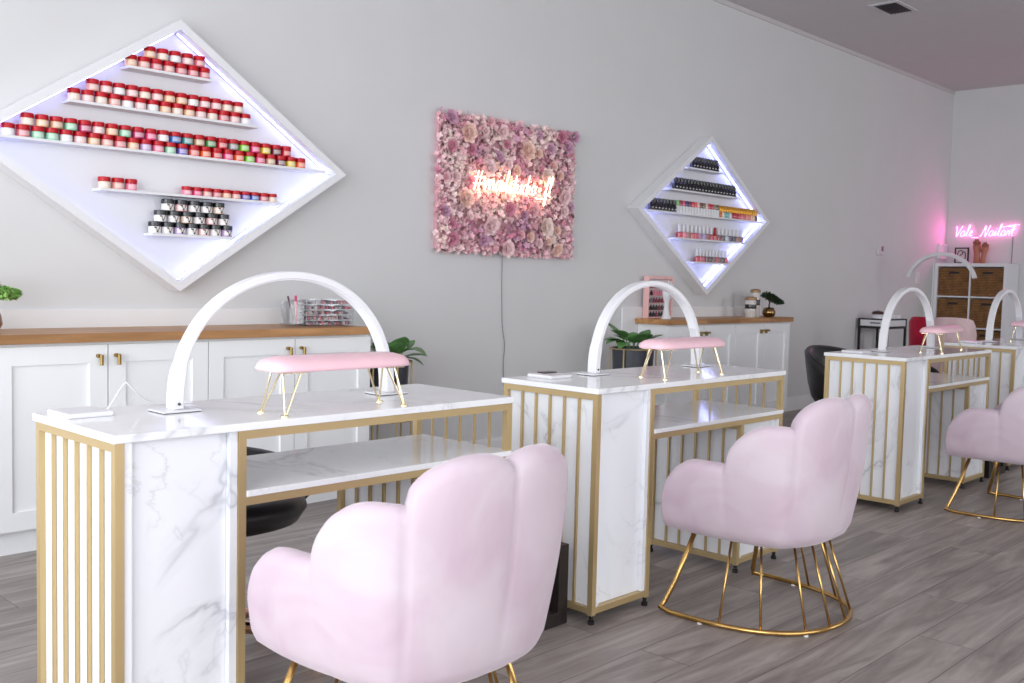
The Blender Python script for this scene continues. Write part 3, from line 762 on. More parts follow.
# polish bottles
BB = {}
def bottle(kind, x, z, col, label, group, r, capn='black'):
    key = (kind, col, r)
    if key not in BB:
        t = thing('nail_polish_bottle', label, 'bottle', (x, 4.338, z), 0, group)
        pm = mat('polish_'+('x'.join(map(str, col))), rgb(*col), .15, coat=.6)
        if kind == 'black':
            MB().lathe([(r*.9, 0), (r, .002), (r, .045), (r*.7, .052), (r*.6, .054)], 4 if 0 else 14).build('glass_body', pm, t, smooth='auto')
            MB().lathe([(r*.62, .054), (r*.66, .056), (r*.6, .088), (r*.5, .09)], 12).build('cap', BLACKP, t, smooth='auto')
            m = MB(); m.box(-r*.4, r*.4, -r*1.03, -r*.95, .017, .023); m.build('printed_label', LABELM, t)
        elif kind == 'white':     # white bottle, colour swatch cap
            MB().lathe([(r*.9, 0), (r, .002), (r, .05), (r*.85, .054)], 14).build('bottle_body', WHITE, t, smooth='auto')
            MB().lathe([(r*.86, .054), (r*.9, .056), (r*.88, .092), (r*.8, .094)], 12).build('cap', pm, t, smooth='auto')
        elif kind == 'gold':
            MB().lathe([(r*.9, 0), (r, .002), (r, .036), (r*.7, .044), (r*.6, .046)], 14).build('glass_body', pm, t, smooth='auto')
            MB().lathe([(r*.8, .046), (r*.84, .048), (r*.8, .090), (r*.7, .092)], 12).build('cap', mat('gold_cap', rgb(214, 156, 56), .3, metal=.6), t, smooth='auto')
        else:                     # coloured base, white tall cap
            MB().lathe([(r*.88, 0), (r, .002), (r, .036), (r*.7, .043), (r*.45, .045)], 14).build('glass_body', pm, t, smooth='auto')
            MB().lathe([(r*.46, .045), (r*.5, .047), (r*.42, .098), (r*.36, .1)], 12).build('cap', WHITE if kind == 'tall' else mat('red_cap', rgb(170, 30, 40), .3), t, smooth='auto')
        BB[key] = t; return t
    return dup(BB[key], None, (x, 4.338, z), 0, label)
def bottles(kind, xs, z, cols, names, text, group, r):
    for i, x in enumerate(xs):
        c = cols[i % len(cols)]; nm = names[i % len(names)]
        bottle(kind, x, z, c, text % (nm, ORD[i]) if '%s' in text and text.count('%s') == 2 else text % ORD[i], group, r)
NV = (22, 24, 34)
bottles('black', spread(6.385, 6.755, 9), 1.972, [NV], [''], 'black polish bottle, %s from left on top shelf of the far diamond', 'black polish bottles', .0195)
bottles('black', spread(6.165, 7.015, 20), 1.798, [NV], [''], 'black polish bottle, %s from left on second shelf of the far diamond', 'black polish bottles', .0195)
bottles('black', spread(5.875, 6.20, 8), 1.628, [NV], [''], 'black polish bottle, %s from left on longest shelf of the far diamond', 'black polish bottles', .0195)
c3 = [((130, 180, 110), 'green'), ((150, 60, 80), 'wine'), ((220, 90, 120), 'pink'), ((60, 50, 110), 'navy'), ((110, 60, 90), 'plum'), ((214, 70, 90), 'red'), ((220, 96, 104), 'coral'), ((235, 190, 180), 'blush'), ((110, 70, 60), 'brown'), ((120, 110, 90), 'olive'), ((230, 190, 190), 'pale pink'), ((190, 40, 60), 'crimson'), ((200, 60, 80), 'rose'), ((140, 140, 120), 'sage'), ((120, 90, 70), 'bronze')]
bottles('white', spread(6.205, 6.78, 15), 1.628, [c for c, _ in c3], [n for _, n in c3], 'white polish bottle with %s cap, %s in the white-bodied group of longest shelf', 'white-bodied polish bottles', .0175)
c4 = [((200, 110, 70), 'orange'), ((240, 224, 200), 'cream'), ((120, 180, 180), 'teal'), ((120, 180, 184), 'aqua'), ((220, 220, 220), 'white'), ((170, 40, 60), 'wine'), ((190, 50, 64), 'red'), ((190, 60, 70), 'crimson'), ((210, 90, 96), 'coral'), ((220, 130, 130), 'rose'), ((210, 110, 110), 'salmon'), ((226, 160, 140), 'peach'), ((230, 130, 130), 'pink'), ((236, 190, 160), 'nude'), ((232, 196, 170), 'beige'), ((60, 60, 56), 'black')]
bottles('gold', spread(6.785, 7.35, 16), 1.628, [c for c, _ in c4], [n for _, n in c4], 'gold-capped bottle of %s polish, %s in the gold-capped group of longest shelf', 'gold-capped polish bottles', .0172)
c5 = [((190, 30, 60), 'red'), ((230, 120, 140), 'pink'), ((150, 90, 80), 'brown'), ((200, 60, 80), 'rose'), ((196, 50, 70), 'crimson'), ((160, 110, 160), 'mauve'), ((160, 140, 190), 'lilac'), ((150, 50, 60), 'wine'), ((190, 30, 50), 'scarlet'), ((180, 24, 44), 'cherry'), ((130, 20, 40), 'burgundy'), ((60, 70, 80), 'slate'), ((180, 190, 200), 'pale blue'), ((50, 30, 80), 'purple'), ((30, 34, 60), 'navy'), ((150, 90, 70), 'copper'), ((110, 50, 50), 'maroon')]
xs = spread(6.235, 7.14, 17)
for i, x in enumerate(xs):
    kind = 'talred' if i == 9 else 'tall'
    bottle(kind, x, 1.446, c5[i][0], '%s-capped bottle of %s polish, %s from left on fourth shelf of far diamond' % ('red' if i == 9 else 'white', c5[i][1], ORD[i]), 'tall-capped polish bottles', .0245)
c6 = [((180, 40, 70), 'red'), ((200, 60, 90), 'rose'), ((150, 30, 60), 'wine'), ((100, 30, 50), 'plum'), ((70, 40, 40), 'brown'), ((110, 80, 80), 'taupe'), ((190, 40, 60), 'crimson'), ((90, 20, 40), 'burgundy'), ((50, 20, 40), 'dark plum'), ((200, 40, 80), 'cherry')]
for i, x in enumerate(spread(6.48, 6.925, 10)):
    bottle('tall', x, 1.274, c6[i][0], 'white-capped bottle of %s polish, %s from left on lowest shelf of far diamond' % (c6[i][1], ORD[i]), 'tall-capped polish bottles', .021)

# ------------------------------------------------------------------ flower wall
def petal_mesh(mb, M, L, Wd, cup, curl, nu=4, nv=3):
    vs = []; fs = []
    for i in range(nu+1):
        t_ = i/nu
        for j in range(nv+1):
            s = -1+2*j/nv; ww = Wd*math.sin(PI*min(.97, .12+t_*.80))**.7
            x = s*ww; y = L*t_; z = cup*t_*t_ - curl*max(0, t_-.6)**2*4 + .25*Wd*s*s
            vs.append(M @ Vector((x, y, z)))
    w_ = nv+1
    for i in range(nu):
        for j in range(nv): fs.append((i*w_+j, i*w_+j+1, (i+1)*w_+j+1, (i+1)*w_+j))
    mb.add(vs, fs)
def rose_mb(r, seed, tight=1):
    rd = random.Random(seed); m = MB()
    for layer, (n, rad, tilt, L) in enumerate(((6, .30, 12, .75), (6, .22, 34, .66), (5, .14, 56, .55), (4, .07, 74, .45), (3, .03, 84, .38))):
        for k in range(n):
            a = 2*PI*k/n+layer*.6+rd.uniform(-.15, .15)
            M = Matrix.Rotation(a, 4, 'Z') @ Matrix.Translation((0, rad*r, layer*.05*r)) @ Matrix.Rotation(R(tilt+rd.uniform(-6, 6)), 4, 'X')
            petal_mesh(m, M, L*r, .42*r*(1-.10*layer), .15*r, .10*r)
    return m
fc = [('dusty_rose', (242, 194, 202)), ('blush_petal', (250, 218, 220)), ('cream_petal', (248, 226, 218)), ('mauve_petal', (214, 168, 194)), ('deep_rose', (218, 146, 170)), ('peach_petal', (248, 212, 200))]
FM = {}
for n_, c_ in fc:
    FM[n_] = mat(n_, rgb(*c_), .7, vary=.08, vscale=30, sheen=.2)
fx0, fx1, fz0, fz1 = 3.865, 5.065, 1.258, 2.075
fcx, fcz = (fx0+fx1)/2, (fz0+fz1)/2
fw = thing('flower_wall_panel', 'square wall panel covered in pink artificial flowers and roses', 'flower wall', (fcx, Y1-.001, fcz))
hw, hh = (fx1-fx0)/2, (fz1-fz0)/2
MB().box(-hw+.02, hw-.02, -.03, 0, -hh+.02, hh-.02).build('backing_board', mat('backing_green', rgb(214, 164, 176), .9), fw)
rd = random.Random(11)
# flowers face -Y: local Z of the bloom -> -Y
FACE = Matrix.Rotation(R(90), 4, 'X')
roses = []
fixed = [(-.39, .29, .062), (.12, .24, .062), (.30, .09, .060), (-.40, -.09, .062), (-.19, -.235, .062), (.31, -.22, .062), (-.04, -.37, .055), (.47, -.02, .055), (-.22, .10, .055), (-.36, .20, .04), (.22, .235, .034), (.37, .17, .034), (.43, .115, .034), (-.52, .20, .04), (-.10, .33, .045), (.50, .30, .045), (-.50, -.33, .045), (.18, -.12, .05), (.42, -.36, .045), (-.05, .14, .04), (-.48, .03, .04), (-.03, -.13, .045)]
for x, z, r in fixed: roses.append((x, z, r))
tries = 0
while len(roses) < 52 and tries < 4000:
    tries += 1; x = rd.uniform(-hw+.03, hw-.03); z = rd.uniform(-hh+.03, hh-.03); r = rd.uniform(.028, .045)
    if all((x-a)**2+(z-b)**2 > (r+c)**2*.9 for a, b, c in roses): roses.append((x, z, r))
proto = {}
for i, (x, z, r) in enumerate(roses):
    cn = ['blush_petal', 'cream_petal', 'peach_petal', 'blush_petal', 'dusty_rose', 'blush_petal'][rd.randrange(6)] if r > .05 else ['peach_petal', 'dusty_rose', 'deep_rose', 'blush_petal', 'mauve_petal'][rd.randrange(5)]
    if r < .036 and i < 16: cn = 'peach_petal'
    key = (cn, i % 2)
    if key not in proto:
        o = rose_mb(1, i).build('rose', FM[cn], fw, smooth=True); proto[key] = o
    else:
        o = proto[key].copy(); COL.objects.link(o); o.parent = fw
    o.matrix_local = Matrix.Translation((x, -.062-rd.uniform(0, .012), z)) @ FACE @ Matrix.Rotation(rd.uniform(-.25, .25), 4, 'X') @ Matrix.Rotation(rd.uniform(0, 6.28), 4, 'Z') @ Matrix.Scale(r*1.05, 4)
# small blossom clusters: uncountable filler
def blossom(m, M, r, rd):
    for k in range(5):
        a = 2*PI*k/5
        petal_mesh(m, M @ Matrix.Rotation(a, 4, 'Z') @ Matrix.Translation((0, .08*r, 0)) @ Matrix.Rotation(R(rd.uniform(5, 40)), 4, 'X'), r*.95, r*.42, .1*r, .05*r, 2, 2)
groups = {k: MB() for k in ('dusty_rose', 'blush_petal', 'mauve_petal', 'deep_rose', 'cream_petal')}
for _ in range(3000):
    x = rd.uniform(-hw, hw); z = rd.uniform(-hh, hh)
    nn = noise.noise(Vector((x*5, z*5, 3))); q = nn+rd.uniform(-.35, .35)
    cn = 'mauve_petal' if q > .46 else 'deep_rose' if q > .32 else 'dusty_rose' if q > .02 else 'blush_petal' if q > -.38 else 'cream_petal'
    ed = min(hw-abs(x), hh-abs(z)); y = -.035-rd.uniform(0, .035)*min(1, .3+ed*10)
    M = Matrix.Translation((x, y, z)) @ FACE @ Matrix.Rotation(rd.uniform(-.9, .9), 4, 'X') @ Matrix.Rotation(rd.uniform(-.9, .9), 4, 'Y') @ Matrix.Rotation(rd.uniform(0, 6.28), 4, 'Z')
    blossom(groups[cn], M, rd.uniform(.013, .024), rd)
for k, g in groups.items():
    o = g.build('blossom_filler', FM[k], fw, smooth=True); o['kind'] = 'stuff'
m = MB()
for _ in range(45):
    x = rd.uniform(-hw, hw); z = rd.uniform(-hh, hh)
    M = Matrix.Translation((x, -.05-rd.uniform(0, .014), z)) @ FACE @ Matrix.Rotation(rd.uniform(-.8, .8), 4, 'X') @ Matrix.Rotation(rd.uniform(0, 6.28), 4, 'Z')
    petal_mesh(m, M, rd.uniform(.02, .04), .009, .01, .01, 3, 2)
o = m.build('leaf_filler', mat('dark_leaf', rgb(82, 74, 60), .7), fw); o['kind'] = 'stuff'

# ------------------------------------------------------------------ neon lettering (single stroke script)
G = {  # glyphs: strokes of (x, z); x-height 1, width last
 '#': ([[(.30, 1.75), (.15, -.15)], [(.68, 1.75), (.52, -.15)], [(-.05, 1.12), (.88, 1.12)], [(-.10, .5), (.82, .5)]], .95),
 'v': ([[(0, .9), (.12, .85), (.22, .05), (.30, .1), (.48, .95), (.6, .85)]], .60),
 'n': ([[(0, .1), (.06, .9), (.10, .9), (.08, .05), (.2, .7), (.36, .95), (.46, .8), (.46, .1), (.6, .05)]], .60),
 'm': ([[(0, .1), (.06, .95), (.08, .05), (.2, .8), (.32, .95), (.36, .1), (.48, .8), (.6, .95), (.64, .1), (.76, .05)]], .78),
 'a': ([[(.52, .85), (.3, .97), (.08, .6), (.1, .12), (.3, .02), (.5, .4), (.54, .9), (.54, .2), (.68, .05)]], .68),
 'i': ([[(0, .1), (.1, .9), (.12, .2), (.28, .05)], [(.12, 1.3), (.14, 1.36)]], .28),
 'l': ([[(0, .15), (.22, 1.2), (.30, 1.95), (.18, 2.0), (.12, 1.2), (.14, .2), (.34, .05)]], .34),
 's': ([[(0, .1), (.3, 1.0), (.34, .6), (.44, .2), (.28, -.02), (.08, .1)], [(.4, .1), (.55, .08)]], .52),
 't': ([[(.05, .5), (.22, 1.75), (.20, .8), (.2, .15), (.42, .05)], [(-.1, 1.15), (.52, 1.25)]], .42),
 'u': ([[(0, .9), (.06, .2), (.2, .02), (.38, .3), (.44, .95), (.44, .2), (.58, .05)]], .58),
 'd': ([[(.48, .85), (.28, .97), (.08, .6), (.1, .12), (.28, .02), (.46, .4), (.62, 1.95), (.5, .2), (.66, .05)]], .66),
 'o': ([[(.36, .95), (.12, .85), (.06, .3), (.22, .02), (.44, .2), (.46, .7), (.32, .95), (.5, .85), (.62, .9)]], .60),
 '_': ([[(0, -.25), (.85, -.25)]], .9),
 'f': ([[(.0, .2), (.26, 1.3), (.42, 1.9), (.30, 1.98), (.20, 1.2), (.12, -.7), (.22, -.8), (.30, -.1), (.2, .2), (.44, .3)]], .42),
 'V': ([[(0, 1.6), (.1, 1.75), (.2, 1.4), (.36, .02), (.5, .5), (.85, 1.9)]], .72),
 'e': ([[(0, .3), (.3, .6), (.34, .95), (.14, .9), (.08, .3), (.24, .02), (.46, .2)]], .46),
 'N': ([[(-.05, .1), (.12, .05), (.36, 1.3), (.42, 1.85), (.5, 1.5), (.66, .1), (.76, .1), (.98, 1.9)]], 1.0),
 'r': ([[(0, .1), (.1, .95), (.14, .75), (.34, .9), (.32, .3), (.44, .05)]], .44),
}
def neon(name, text, label, loc, width, m, r, parent_rot, sx_h, extra=None, slant=.18, tweak={}):
    t = thing(name, label, 'neon sign', loc); t.rotation_euler = parent_rot
    tot = sum(G[c][1]+.06 for c in text); k = width/tot; x = -width/2
    for c in text:
        st, wd = G[c]; mb = MB()
        for s in st:
            P = [Vector((x+(a+slant*b)*k, 0, b*sx_h)) for a, b in s]
            P = crom(P, 6) if len(P) > 2 else P
            mb.tube(P, r, 6)
        o = mb.build('letter', m, t, smooth=True); x += (wd+.06)*k
        # stand-off stud behind the letter
    if extra:
        for s in extra: MB().tube([Vector(p) for p in s], r, 6).build('stroke', m, t, smooth=True)
    return t
n1 = neon('neon_sign', '#vnailstudio_fl', 'warm white neon script sign glowing across the pink flower wall', (4.425, 4.285, 1.632), .68, NEONW, .0028, (0, R(.5), 0), .062)
MB().box(-.32, .32, .012, .018, -.012, .0).build('backing_bar', ACR, n1)
for sx in (-.3, 0, .3): MB().tube([(sx, .012, -.006), (sx, .07, -.006)], .004, 8).build('stud', ACR, n1)
n2 = neon('neon_sign', 'Vale_Nailart', 'pink neon script sign on the back wall above the wicker shelf unit', (X1-.035, 4.0, 1.700), .63, NEONP, .0038, (0, 0, R(-90)), .060,
          extra=[[(.20, 0, .095), (.30, 0, .115), (.37, 0, .118)], [(.25, 0, .10), (.34, 0, .098)]])
MB().box(-.30, .32, .012, .018, .0, .012).build('backing_bar', ACR, n2)
for sx in (-.28, 0, .28): MB().tube([(sx, .012, .006), (sx, .034, .006)], .004, 8).build('stud', ACR, n2)
def sign_light(name, loc, rot, sx, sy, power, col):   # the light the glowing tubes give off
    return area(name, loc, rot, sx, sy, power, col)
sign_light('warm_neon_light', (4.425, 4.28, 1.66), (R(90), 0, 0), .66, .1, .9, (1, .52, .30))
sign_light('pink_neon_light', (X1-.045, 4.0, 1.75), (0, R(90), 0), .1, .62, 2.4, (1, .10, .50))
# cables down the walls
c = MB().tube(crom([(4.45, 4.39, 1.29), (4.452, 4.394, 1.1), (4.46, 4.394, .9), (4.468, 4.394, .8), (4.49, 4.394, .7), (4.483, 4.394, .55), (4.51, 4.394, .3), (4.50, 4.394, .16), (4.52, 4.388, .13)]), .0022, 6).build('hanging_cable', mat('grey_cable', rgb(130, 130, 134), .4), smooth=True)
tag(c, 'thin grey cable hanging down the wall below the flower wall panel', 'cable')
c = MB().tube(crom([(X1-.006, 3.70, 1.72), (X1-.004, 3.70, 1.6), (X1-.004, 3.702, 1.45), (X1-.006, 3.705, 1.3)]), .003, 6).build('hanging_cable', mat('dark_cable', rgb(70, 66, 70), .4), smooth=True)
tag(c, 'dark cable hanging from the pink neon sign behind the shelf unit', 'cable')

# ------------------------------------------------------------------ plants
def leaf(mb, base, direction, L, Wd, droop):
    d = Vector(direction).normalized(); side = d.cross(Vector((0, 0, 1))).normalized(); vs = []; fs = []; nu = 8
    p = Vector(base)
    for i in range(nu+1):
        t_ = i/nu; ww = Wd*math.sin(PI*t_**.8)**.85 if 0 < i < nu else .0006
        c = p+d*L*t_+Vector((0, 0, -droop*L*t_*t_)); dip = .18*ww
        for j, s in enumerate((-1, -.5, 0, .5, 1)): vs.append(c+side*ww*s+Vector((0, 0, -dip*(1-abs(s))+.0)))
        for j, s in enumerate((1, .5, 0, -.5, -1)): vs.append(c+side*ww*s*.98+Vector((0, 0, -dip*(1-abs(s))-.0012)))
    for i in range(nu):
        for k in range(10): fs.append((i*10+k, i*10+(k+1) % 10, (i+1)*10+(k+1) % 10, (i+1)*10+k))
    mb.add(vs, fs)
def floor_plant(x, y, label, seed, potr=.135, zt=.655, sc=1.0):
    rd = random.Random(seed)
    t = thing('potted_plant', label, 'plant', (x, y, 0), 0, 'leafy plants in charcoal pots on gold stands')
    MB().lathe([(potr*.82, .36), (potr*.9, .362), (potr, zt-.01), (potr, zt), (potr*.93, zt), (potr*.92, zt-.03), (.01, zt-.035)], 36).build('pot', POT, t, smooth='auto')
    MB().lathe([(potr*.9, zt-.034), (potr*.5, zt-.025), (.01, zt-.02)], 24).build('soil', SOIL, t, smooth=True)
    st = thing  # stand
    m = MB(); rr = potr+.016
    m.tube([(rr*math.cos(a), rr*math.sin(a), zt-.008) for a in [2*PI*k/36 for k in range(36)]], .005, 6, True)
    m.tube([(rr*math.cos(a), rr*math.sin(a), .355) for a in [2*PI*k/36 for k in range(36)]], .005, 6, True)
    for k in range(6):
        a = 2*PI*k/6+.25; m.tube([(rr*math.cos(a), rr*math.sin(a), .0), (rr*math.cos(a), rr*math.sin(a), zt-.004)], .005, 6)
    for k in range(3):
        a = 2*PI*k/6+.25; m.tube([(rr*math.cos(a), rr*math.sin(a), .355), (-rr*math.cos(a), -rr*math.sin(a), .355)], .004, 6)
    m.build('plant_stand', GOLD, t, smooth='auto')
    for k in range(16):
        a = 2*PI*k/16+rd.uniform(-.2, .2); up = rd.uniform(.7, 2.6); b = Vector((math.cos(a)*.03, math.sin(a)*.03, zt-.03))
        d = Vector((math.cos(a), math.sin(a), up)); L1 = rd.uniform(.05, .12)*sc; tip = b+d.normalized()*L1
        m = MB(); m.tube([b, b.lerp(tip, .5)+Vector((0, 0, .006)), tip], .0028, 6)
        leaf(m, tip, Vector((math.cos(a), math.sin(a), up*.55)), rd.uniform(.13, .18)*sc, rd.uniform(.052, .074)*sc, rd.uniform(.15, .75))
        m.build('leaf', LEAF, t, smooth=True)
    return t
floor_plant(3.355, 4.14, 'leafy green plant in a charcoal pot beside the left counter end', 3, .11, .672, .9)
floor_plant(5.40, 4.08, 'broad-leaved green plant in a charcoal pot on gold stand left of far cabinets', 8, .14, .675, 1.05)

def tuft(mb, c, r, n, rd, sz=.012, flat=.55):
    for _ in range(n):
        d = Vector((rd.gauss(0, 1), rd.gauss(0, 1), rd.gauss(0, 1))).normalized()*r*rd.uniform(.6, 1.05); d.z *= flat
        M = Matrix.Translation(Vector(c)+d) @ Matrix.Rotation(rd.uniform(0, 6.28), 4, 'Z') @ Matrix.Rotation(rd.uniform(-1.2, 1.2), 4, 'X')
        petal_mesh(mb, M, sz, sz*.45, .002, .002, 2, 2)
rd = random.Random(4)
b = thing('bonsai', 'small bright green bonsai in a brown pot at the left edge on the long counter', 'plant', (1.40, 4.2, .857))
MB().lathe([(.032, 0), (.042, .004), (.056, .03), (.052, .06), (.046, .078), (.042, .078), (.04, .066), (.002, .064)], 24).build('pot', mat('brown_glazed_pot', rgb(134, 92, 56), .3, coat=.3), b, smooth=True)
MB().tube(crom([(0, 0, .062), (.006, 0, .085), (-.004, 0, .11), (.01, 0, .135)]), .006, 8, r2=.004).build('trunk', BARK, b, smooth=True)
m = MB()
for c_, r_ in (((0, 0, .17), .05), ((.055, -.01, .152), .042), ((.095, 0, .148), .03), ((-.06, 0, .155), .05), ((.02, .03, .19), .03)): tuft(m, c_, r_, 420, rd, .014)
o = m.build('foliage', LEAF2, b); o['kind'] = 'stuff'
b = thing('bonsai', 'dark green leaning bonsai in a round brass pot on the short wooden counter', 'plant', (7.315, 4.17, .852))
MB().lathe([(.025, 0), (.042, .006), (.053, .03), (.052, .048), (.042, .068), (.034, .078), (.03, .076), (.002, .068)], 28).build('pot', POT2, b, smooth=True)
MB().tube(crom([(0, 0, .066), (.0, 0, .10), (.005, 0, .12), (-.03, 0, .15)]), .007, 8, r2=.004).build('trunk', BARK, b, smooth=True)
MB().tube(crom([(.004, 0, .115), (.06, 0, .13), (.14, 0, .118)]), .004, 8, r2=.002).build('branch', BARK, b, smooth=True)
m = MB()
for c_, r_ in (((-.045, 0, .178), .04), ((.01, 0, .165), .042), ((.07, 0, .145), .042), ((.13, 0, .128), .036), ((.18, 0, .12), .024)): tuft(m, c_, r_, 260, rd, .016, .5)
o = m.build('foliage', LEAFD, b); o['kind'] = 'stuff'

# canisters on the short counter
def canister(x, y, r, h, label):
    t = thing('glass_canister', label, 'canister', (x, y, .852), 0, 'glass canisters with dark labels')
    MB().lathe([(r*.95, 0), (r, .004), (r, h-.03), (r*.97, h-.028)], 32).build('glass_body', mat('canister_glass', rgb(214, 208, 202), .1, coat=.6), t, smooth='auto')
    MB().lathe([(r*1.06, h-.028), (r*1.08, h-.024), (r*1.08, h-.01), (r*1.0, h-.006), (r*.4, h), (.002, h)], 32).build('lid', mat('canister_lid', rgb(160, 130, 96), .35, metal=.4), t, smooth='auto')
    MB().lathe([(r*1.012, h*.42), (r*1.018, h*.425), (r*1.018, h*.62), (r*1.012, h*.625)], 32).build('dark_label', BLACKP, t, smooth='auto')
canister(7.045, 4.18, .044, .165, 'shorter glass canister with a dark label on the short counter')
canister(7.18, 4.22, .038, .225, 'taller glass canister with a dark label beside the brass bonsai pot')

# acrylic organiser and brush cup on the left counter
t = thing('acrylic_organiser', 'clear acrylic box packed with nail tips on the left counter', 'organiser', (2.985, 4.21, .857))
m = MB(); a, b_, h_ = .145, .07, .132
for z in (0, .026, .052, .078, .104, h_-.003): m.box(-a, a, -b_, b_, z, z+.003)
m.box(-a, -a+.003, -b_, b_, .003, h_-.003); m.box(a-.003, a, -b_, b_, .003, h_-.003); m.box(-a+.003, a-.003, b_-.003, b_, .003, h_-.003)
m.build('case', ACR, t)
cols = [('nude_chip', (190, 160, 156)), ('rose_chip', (196, 120, 130)), ('grey_chip', (160, 152, 160)), ('silver_chip', (196, 196, 200)), ('dark_chip', (120, 104, 116))]
mm = {k: MB() for k, _ in cols}
for row in range(5):
    x = -a+.012
    while x < a-.014:
        w_ = rd.uniform(.007, .016); k = rd.choice(cols)[0]; y = -b_+.006+rd.uniform(0, .02)
        mm[k].box(x, x+w_*.8, y, y+.06, row*.026+.0045, row*.026+.0045+rd.uniform(.006, .018)); x += w_
for k, c_ in cols: o = mm[k].build('nail_chips', mat(k, rgb(*c_), .4), t); o['kind'] = 'stuff'
t = thing('brush_holder', 'small clear acrylic cup beside the nail-tip box on the left counter', 'cup', (2.80, 4.2, .857))
m = MB(); q = .04; m.box(-q, q, -q, q, 0, .003)
for s in (-1, 1): m.box(s*q-.0015, s*q+.0015, -q, q, .003, .12); m.box(-q+.0015, q-.0015, s*q-.0015, s*q+.0015, .003, .12)
m.build('cup_walls', ACR, t)
o = MB().tube([(2.80+.01, 4.2, .8605+.006), (2.80-.030, 4.195, .857+.145)], .003, 8, r2=.0045).build('nail_brush', mat('brush_plum', rgb(90, 50, 66), .3), smooth=True); tag(o, 'thin dark nail brush leaning left in the acrylic cup', 'brush', 'brushes in the acrylic cup')
o = MB().tube([(2.80+.024, 4.2, .8605+.006), (2.80+.018, 4.2, .857+.148)], .0055, 10, r2=.0065).build('nail_brush', mat('brush_pink', rgb(214, 70, 120), .3), smooth=True); tag(o, 'bright pink nail brush standing upright in the acrylic cup', 'brush', 'brushes in the acrylic cup')

# pink rack and white hand model on the short counter
t = thing('polish_rack', 'pink framed rack of small colour swatches on the left of the short counter', 'rack', (6.04, 4.345, .852))
m = MB(); PKF = mat('pink_acrylic', rgb(240, 190, 188), .3, coat=.3); a, h_ = .15, .305
m.box(-a, -a+.010, -.018, .03, 0, h_); m.box(a-.010, a, -.018, .03, 0, h_); m.box(-a+.010, a-.010, -.018, .03, h_-.022, h_); m.box(-a+.010, a-.010, -.018, .03, 0, .010)
for k in range(1, 5): m.box(-a+.010, a-.010, -.016, .024, k*.054, k*.054+.004)
m.build('frame', PKF, t, bev=.001)
MB().box(-a+.0105, a-.0105, .0245, .0295, .0105, h_-.0225).build('back_panel', mat('rack_back', rgb(236, 226, 228), .4), t)
sw = [('swatch_black', (34, 32, 40)), ('swatch_wine', (130, 30, 60)), ('swatch_grey', (120, 126, 140)), ('swatch_pink', (226, 130, 150)), ('swatch_white', (230, 226, 226))]
order = [0, 3, 1, 0, 0]
for row in range(5):
    for k in range(8):
        c_ = sw[(order[4-row]+(rd.randrange(3) if rd.random() > .45 else 0)) % 5]; x = -.119+k*.034
        zz = (row*.054+.0041) if row else .0101
        MB().lathe([(.009, 0), (.011, .002), (.011, .024), (.005, .028), (.005, .038)], 8, (x, .006, zz)).build('swatch_bottle', mat(c_[0], rgb(*c_[1]), .3), t, smooth='auto')
t = thing('hand_model', 'white display hand standing in front of the pink rack', 'hand model', (5.935, 4.20, .852))
def hand(t, m, s=1.0, curl=0, mir=1):
    def P(x, y, z): return Vector((x*s*mir, y*s, z*s))
    mb = MB(); mb.lathe([(.036*s, 0), (.034*s, .006*s), (.024*s, .03*s), (.019*s, .07*s), (.021*s, .10*s), (.03*s, .125*s), (.036*s, .15*s), (.034*s, .172*s), (.02*s, .18*s)], 20)
    mb.v = [(x, y*(.62 if z > .06*s else .8), z) for x, y, z in mb.v]
    mb.build('palm', m, t, smooth=True)
    for i, (x, L) in enumerate(((-.026, .052), (-.009, .062), (.009, .057), (.026, .044))):
        c = curl; MB().tube([P(x, 0, .165), P(x*1.08, -.004-c*.3, .165+L*.5), P(x*1.12, -.01-c, .165+L)], .0082*s, 8, r2=.0058*s).build('finger', m, t, smooth=True)
    MB().tube([P(.028, -.004, .125), P(.046, -.01, .148), P(.052, -.014, .175)], .0092*s, 8, r2=.007*s).build('thumb', m, t, smooth=True)
hand(t, WHITE, 1.2, .01)

# ------------------------------------------------------------------ far end of the room
# cube shelf unit with wicker baskets
sx0, sx1, sy0, sy1, sz = 11.2, 11.555, 3.617, 4.375, 1.396
t = thing('cube_shelf_unit', 'tall white cube shelf unit against the back wall, filled with wicker baskets', 'shelf unit', (11.38, 3.996, 0))
X = lambda v: v-11.38
Y = lambda v: v-3.996
MB().box(X(sx0), X(sx1), Y(sy0), Y(sy0)+.036, 0, sz).build('side_board', FRAMEW, t); MB().box(X(sx0), X(sx1), Y(sy1)-.036, Y(sy1), 0, sz).build('side_board', FRAMEW, t)
MB().box(X(sx0), X(sx1), Y(sy0)+.036, Y(sy1)-.036, sz-.036, sz).build('top_board', FRAMEW, t); MB().box(X(sx0), X(sx1), Y(sy0)+.036, Y(sy1)-.036, 0, .036).build('bottom_board', FRAMEW, t)
cell = (sz-.072-3*.014)/4; cw = (sy1-sy0-.072-.014)/2
MB().box(X(sx0)+.003, X(sx1)-.012, -.007, .007, .036, sz-.036).build('divider', FRAMEW, t)
MB().box(X(sx1)-.01, X(sx1)-.001, Y(sy0)+.036, Y(sy1)-.036, .036, sz-.036).build('back_board', FRAMEW, t)
for k in range(1, 4):
    z = .036+k*cell+(k-1)*.014
    for s in (-1, 1):
        y0, y1 = (.007, .007+cw) if s > 0 else (-.007-cw, -.007)
        MB().box(X(sx0)+.003, X(sx1)-.012, y0, y1, z, z+.014).build('shelf_board', FRAMEW, t)
bk = None; rn = ['bottom', 'third', 'second', 'top']
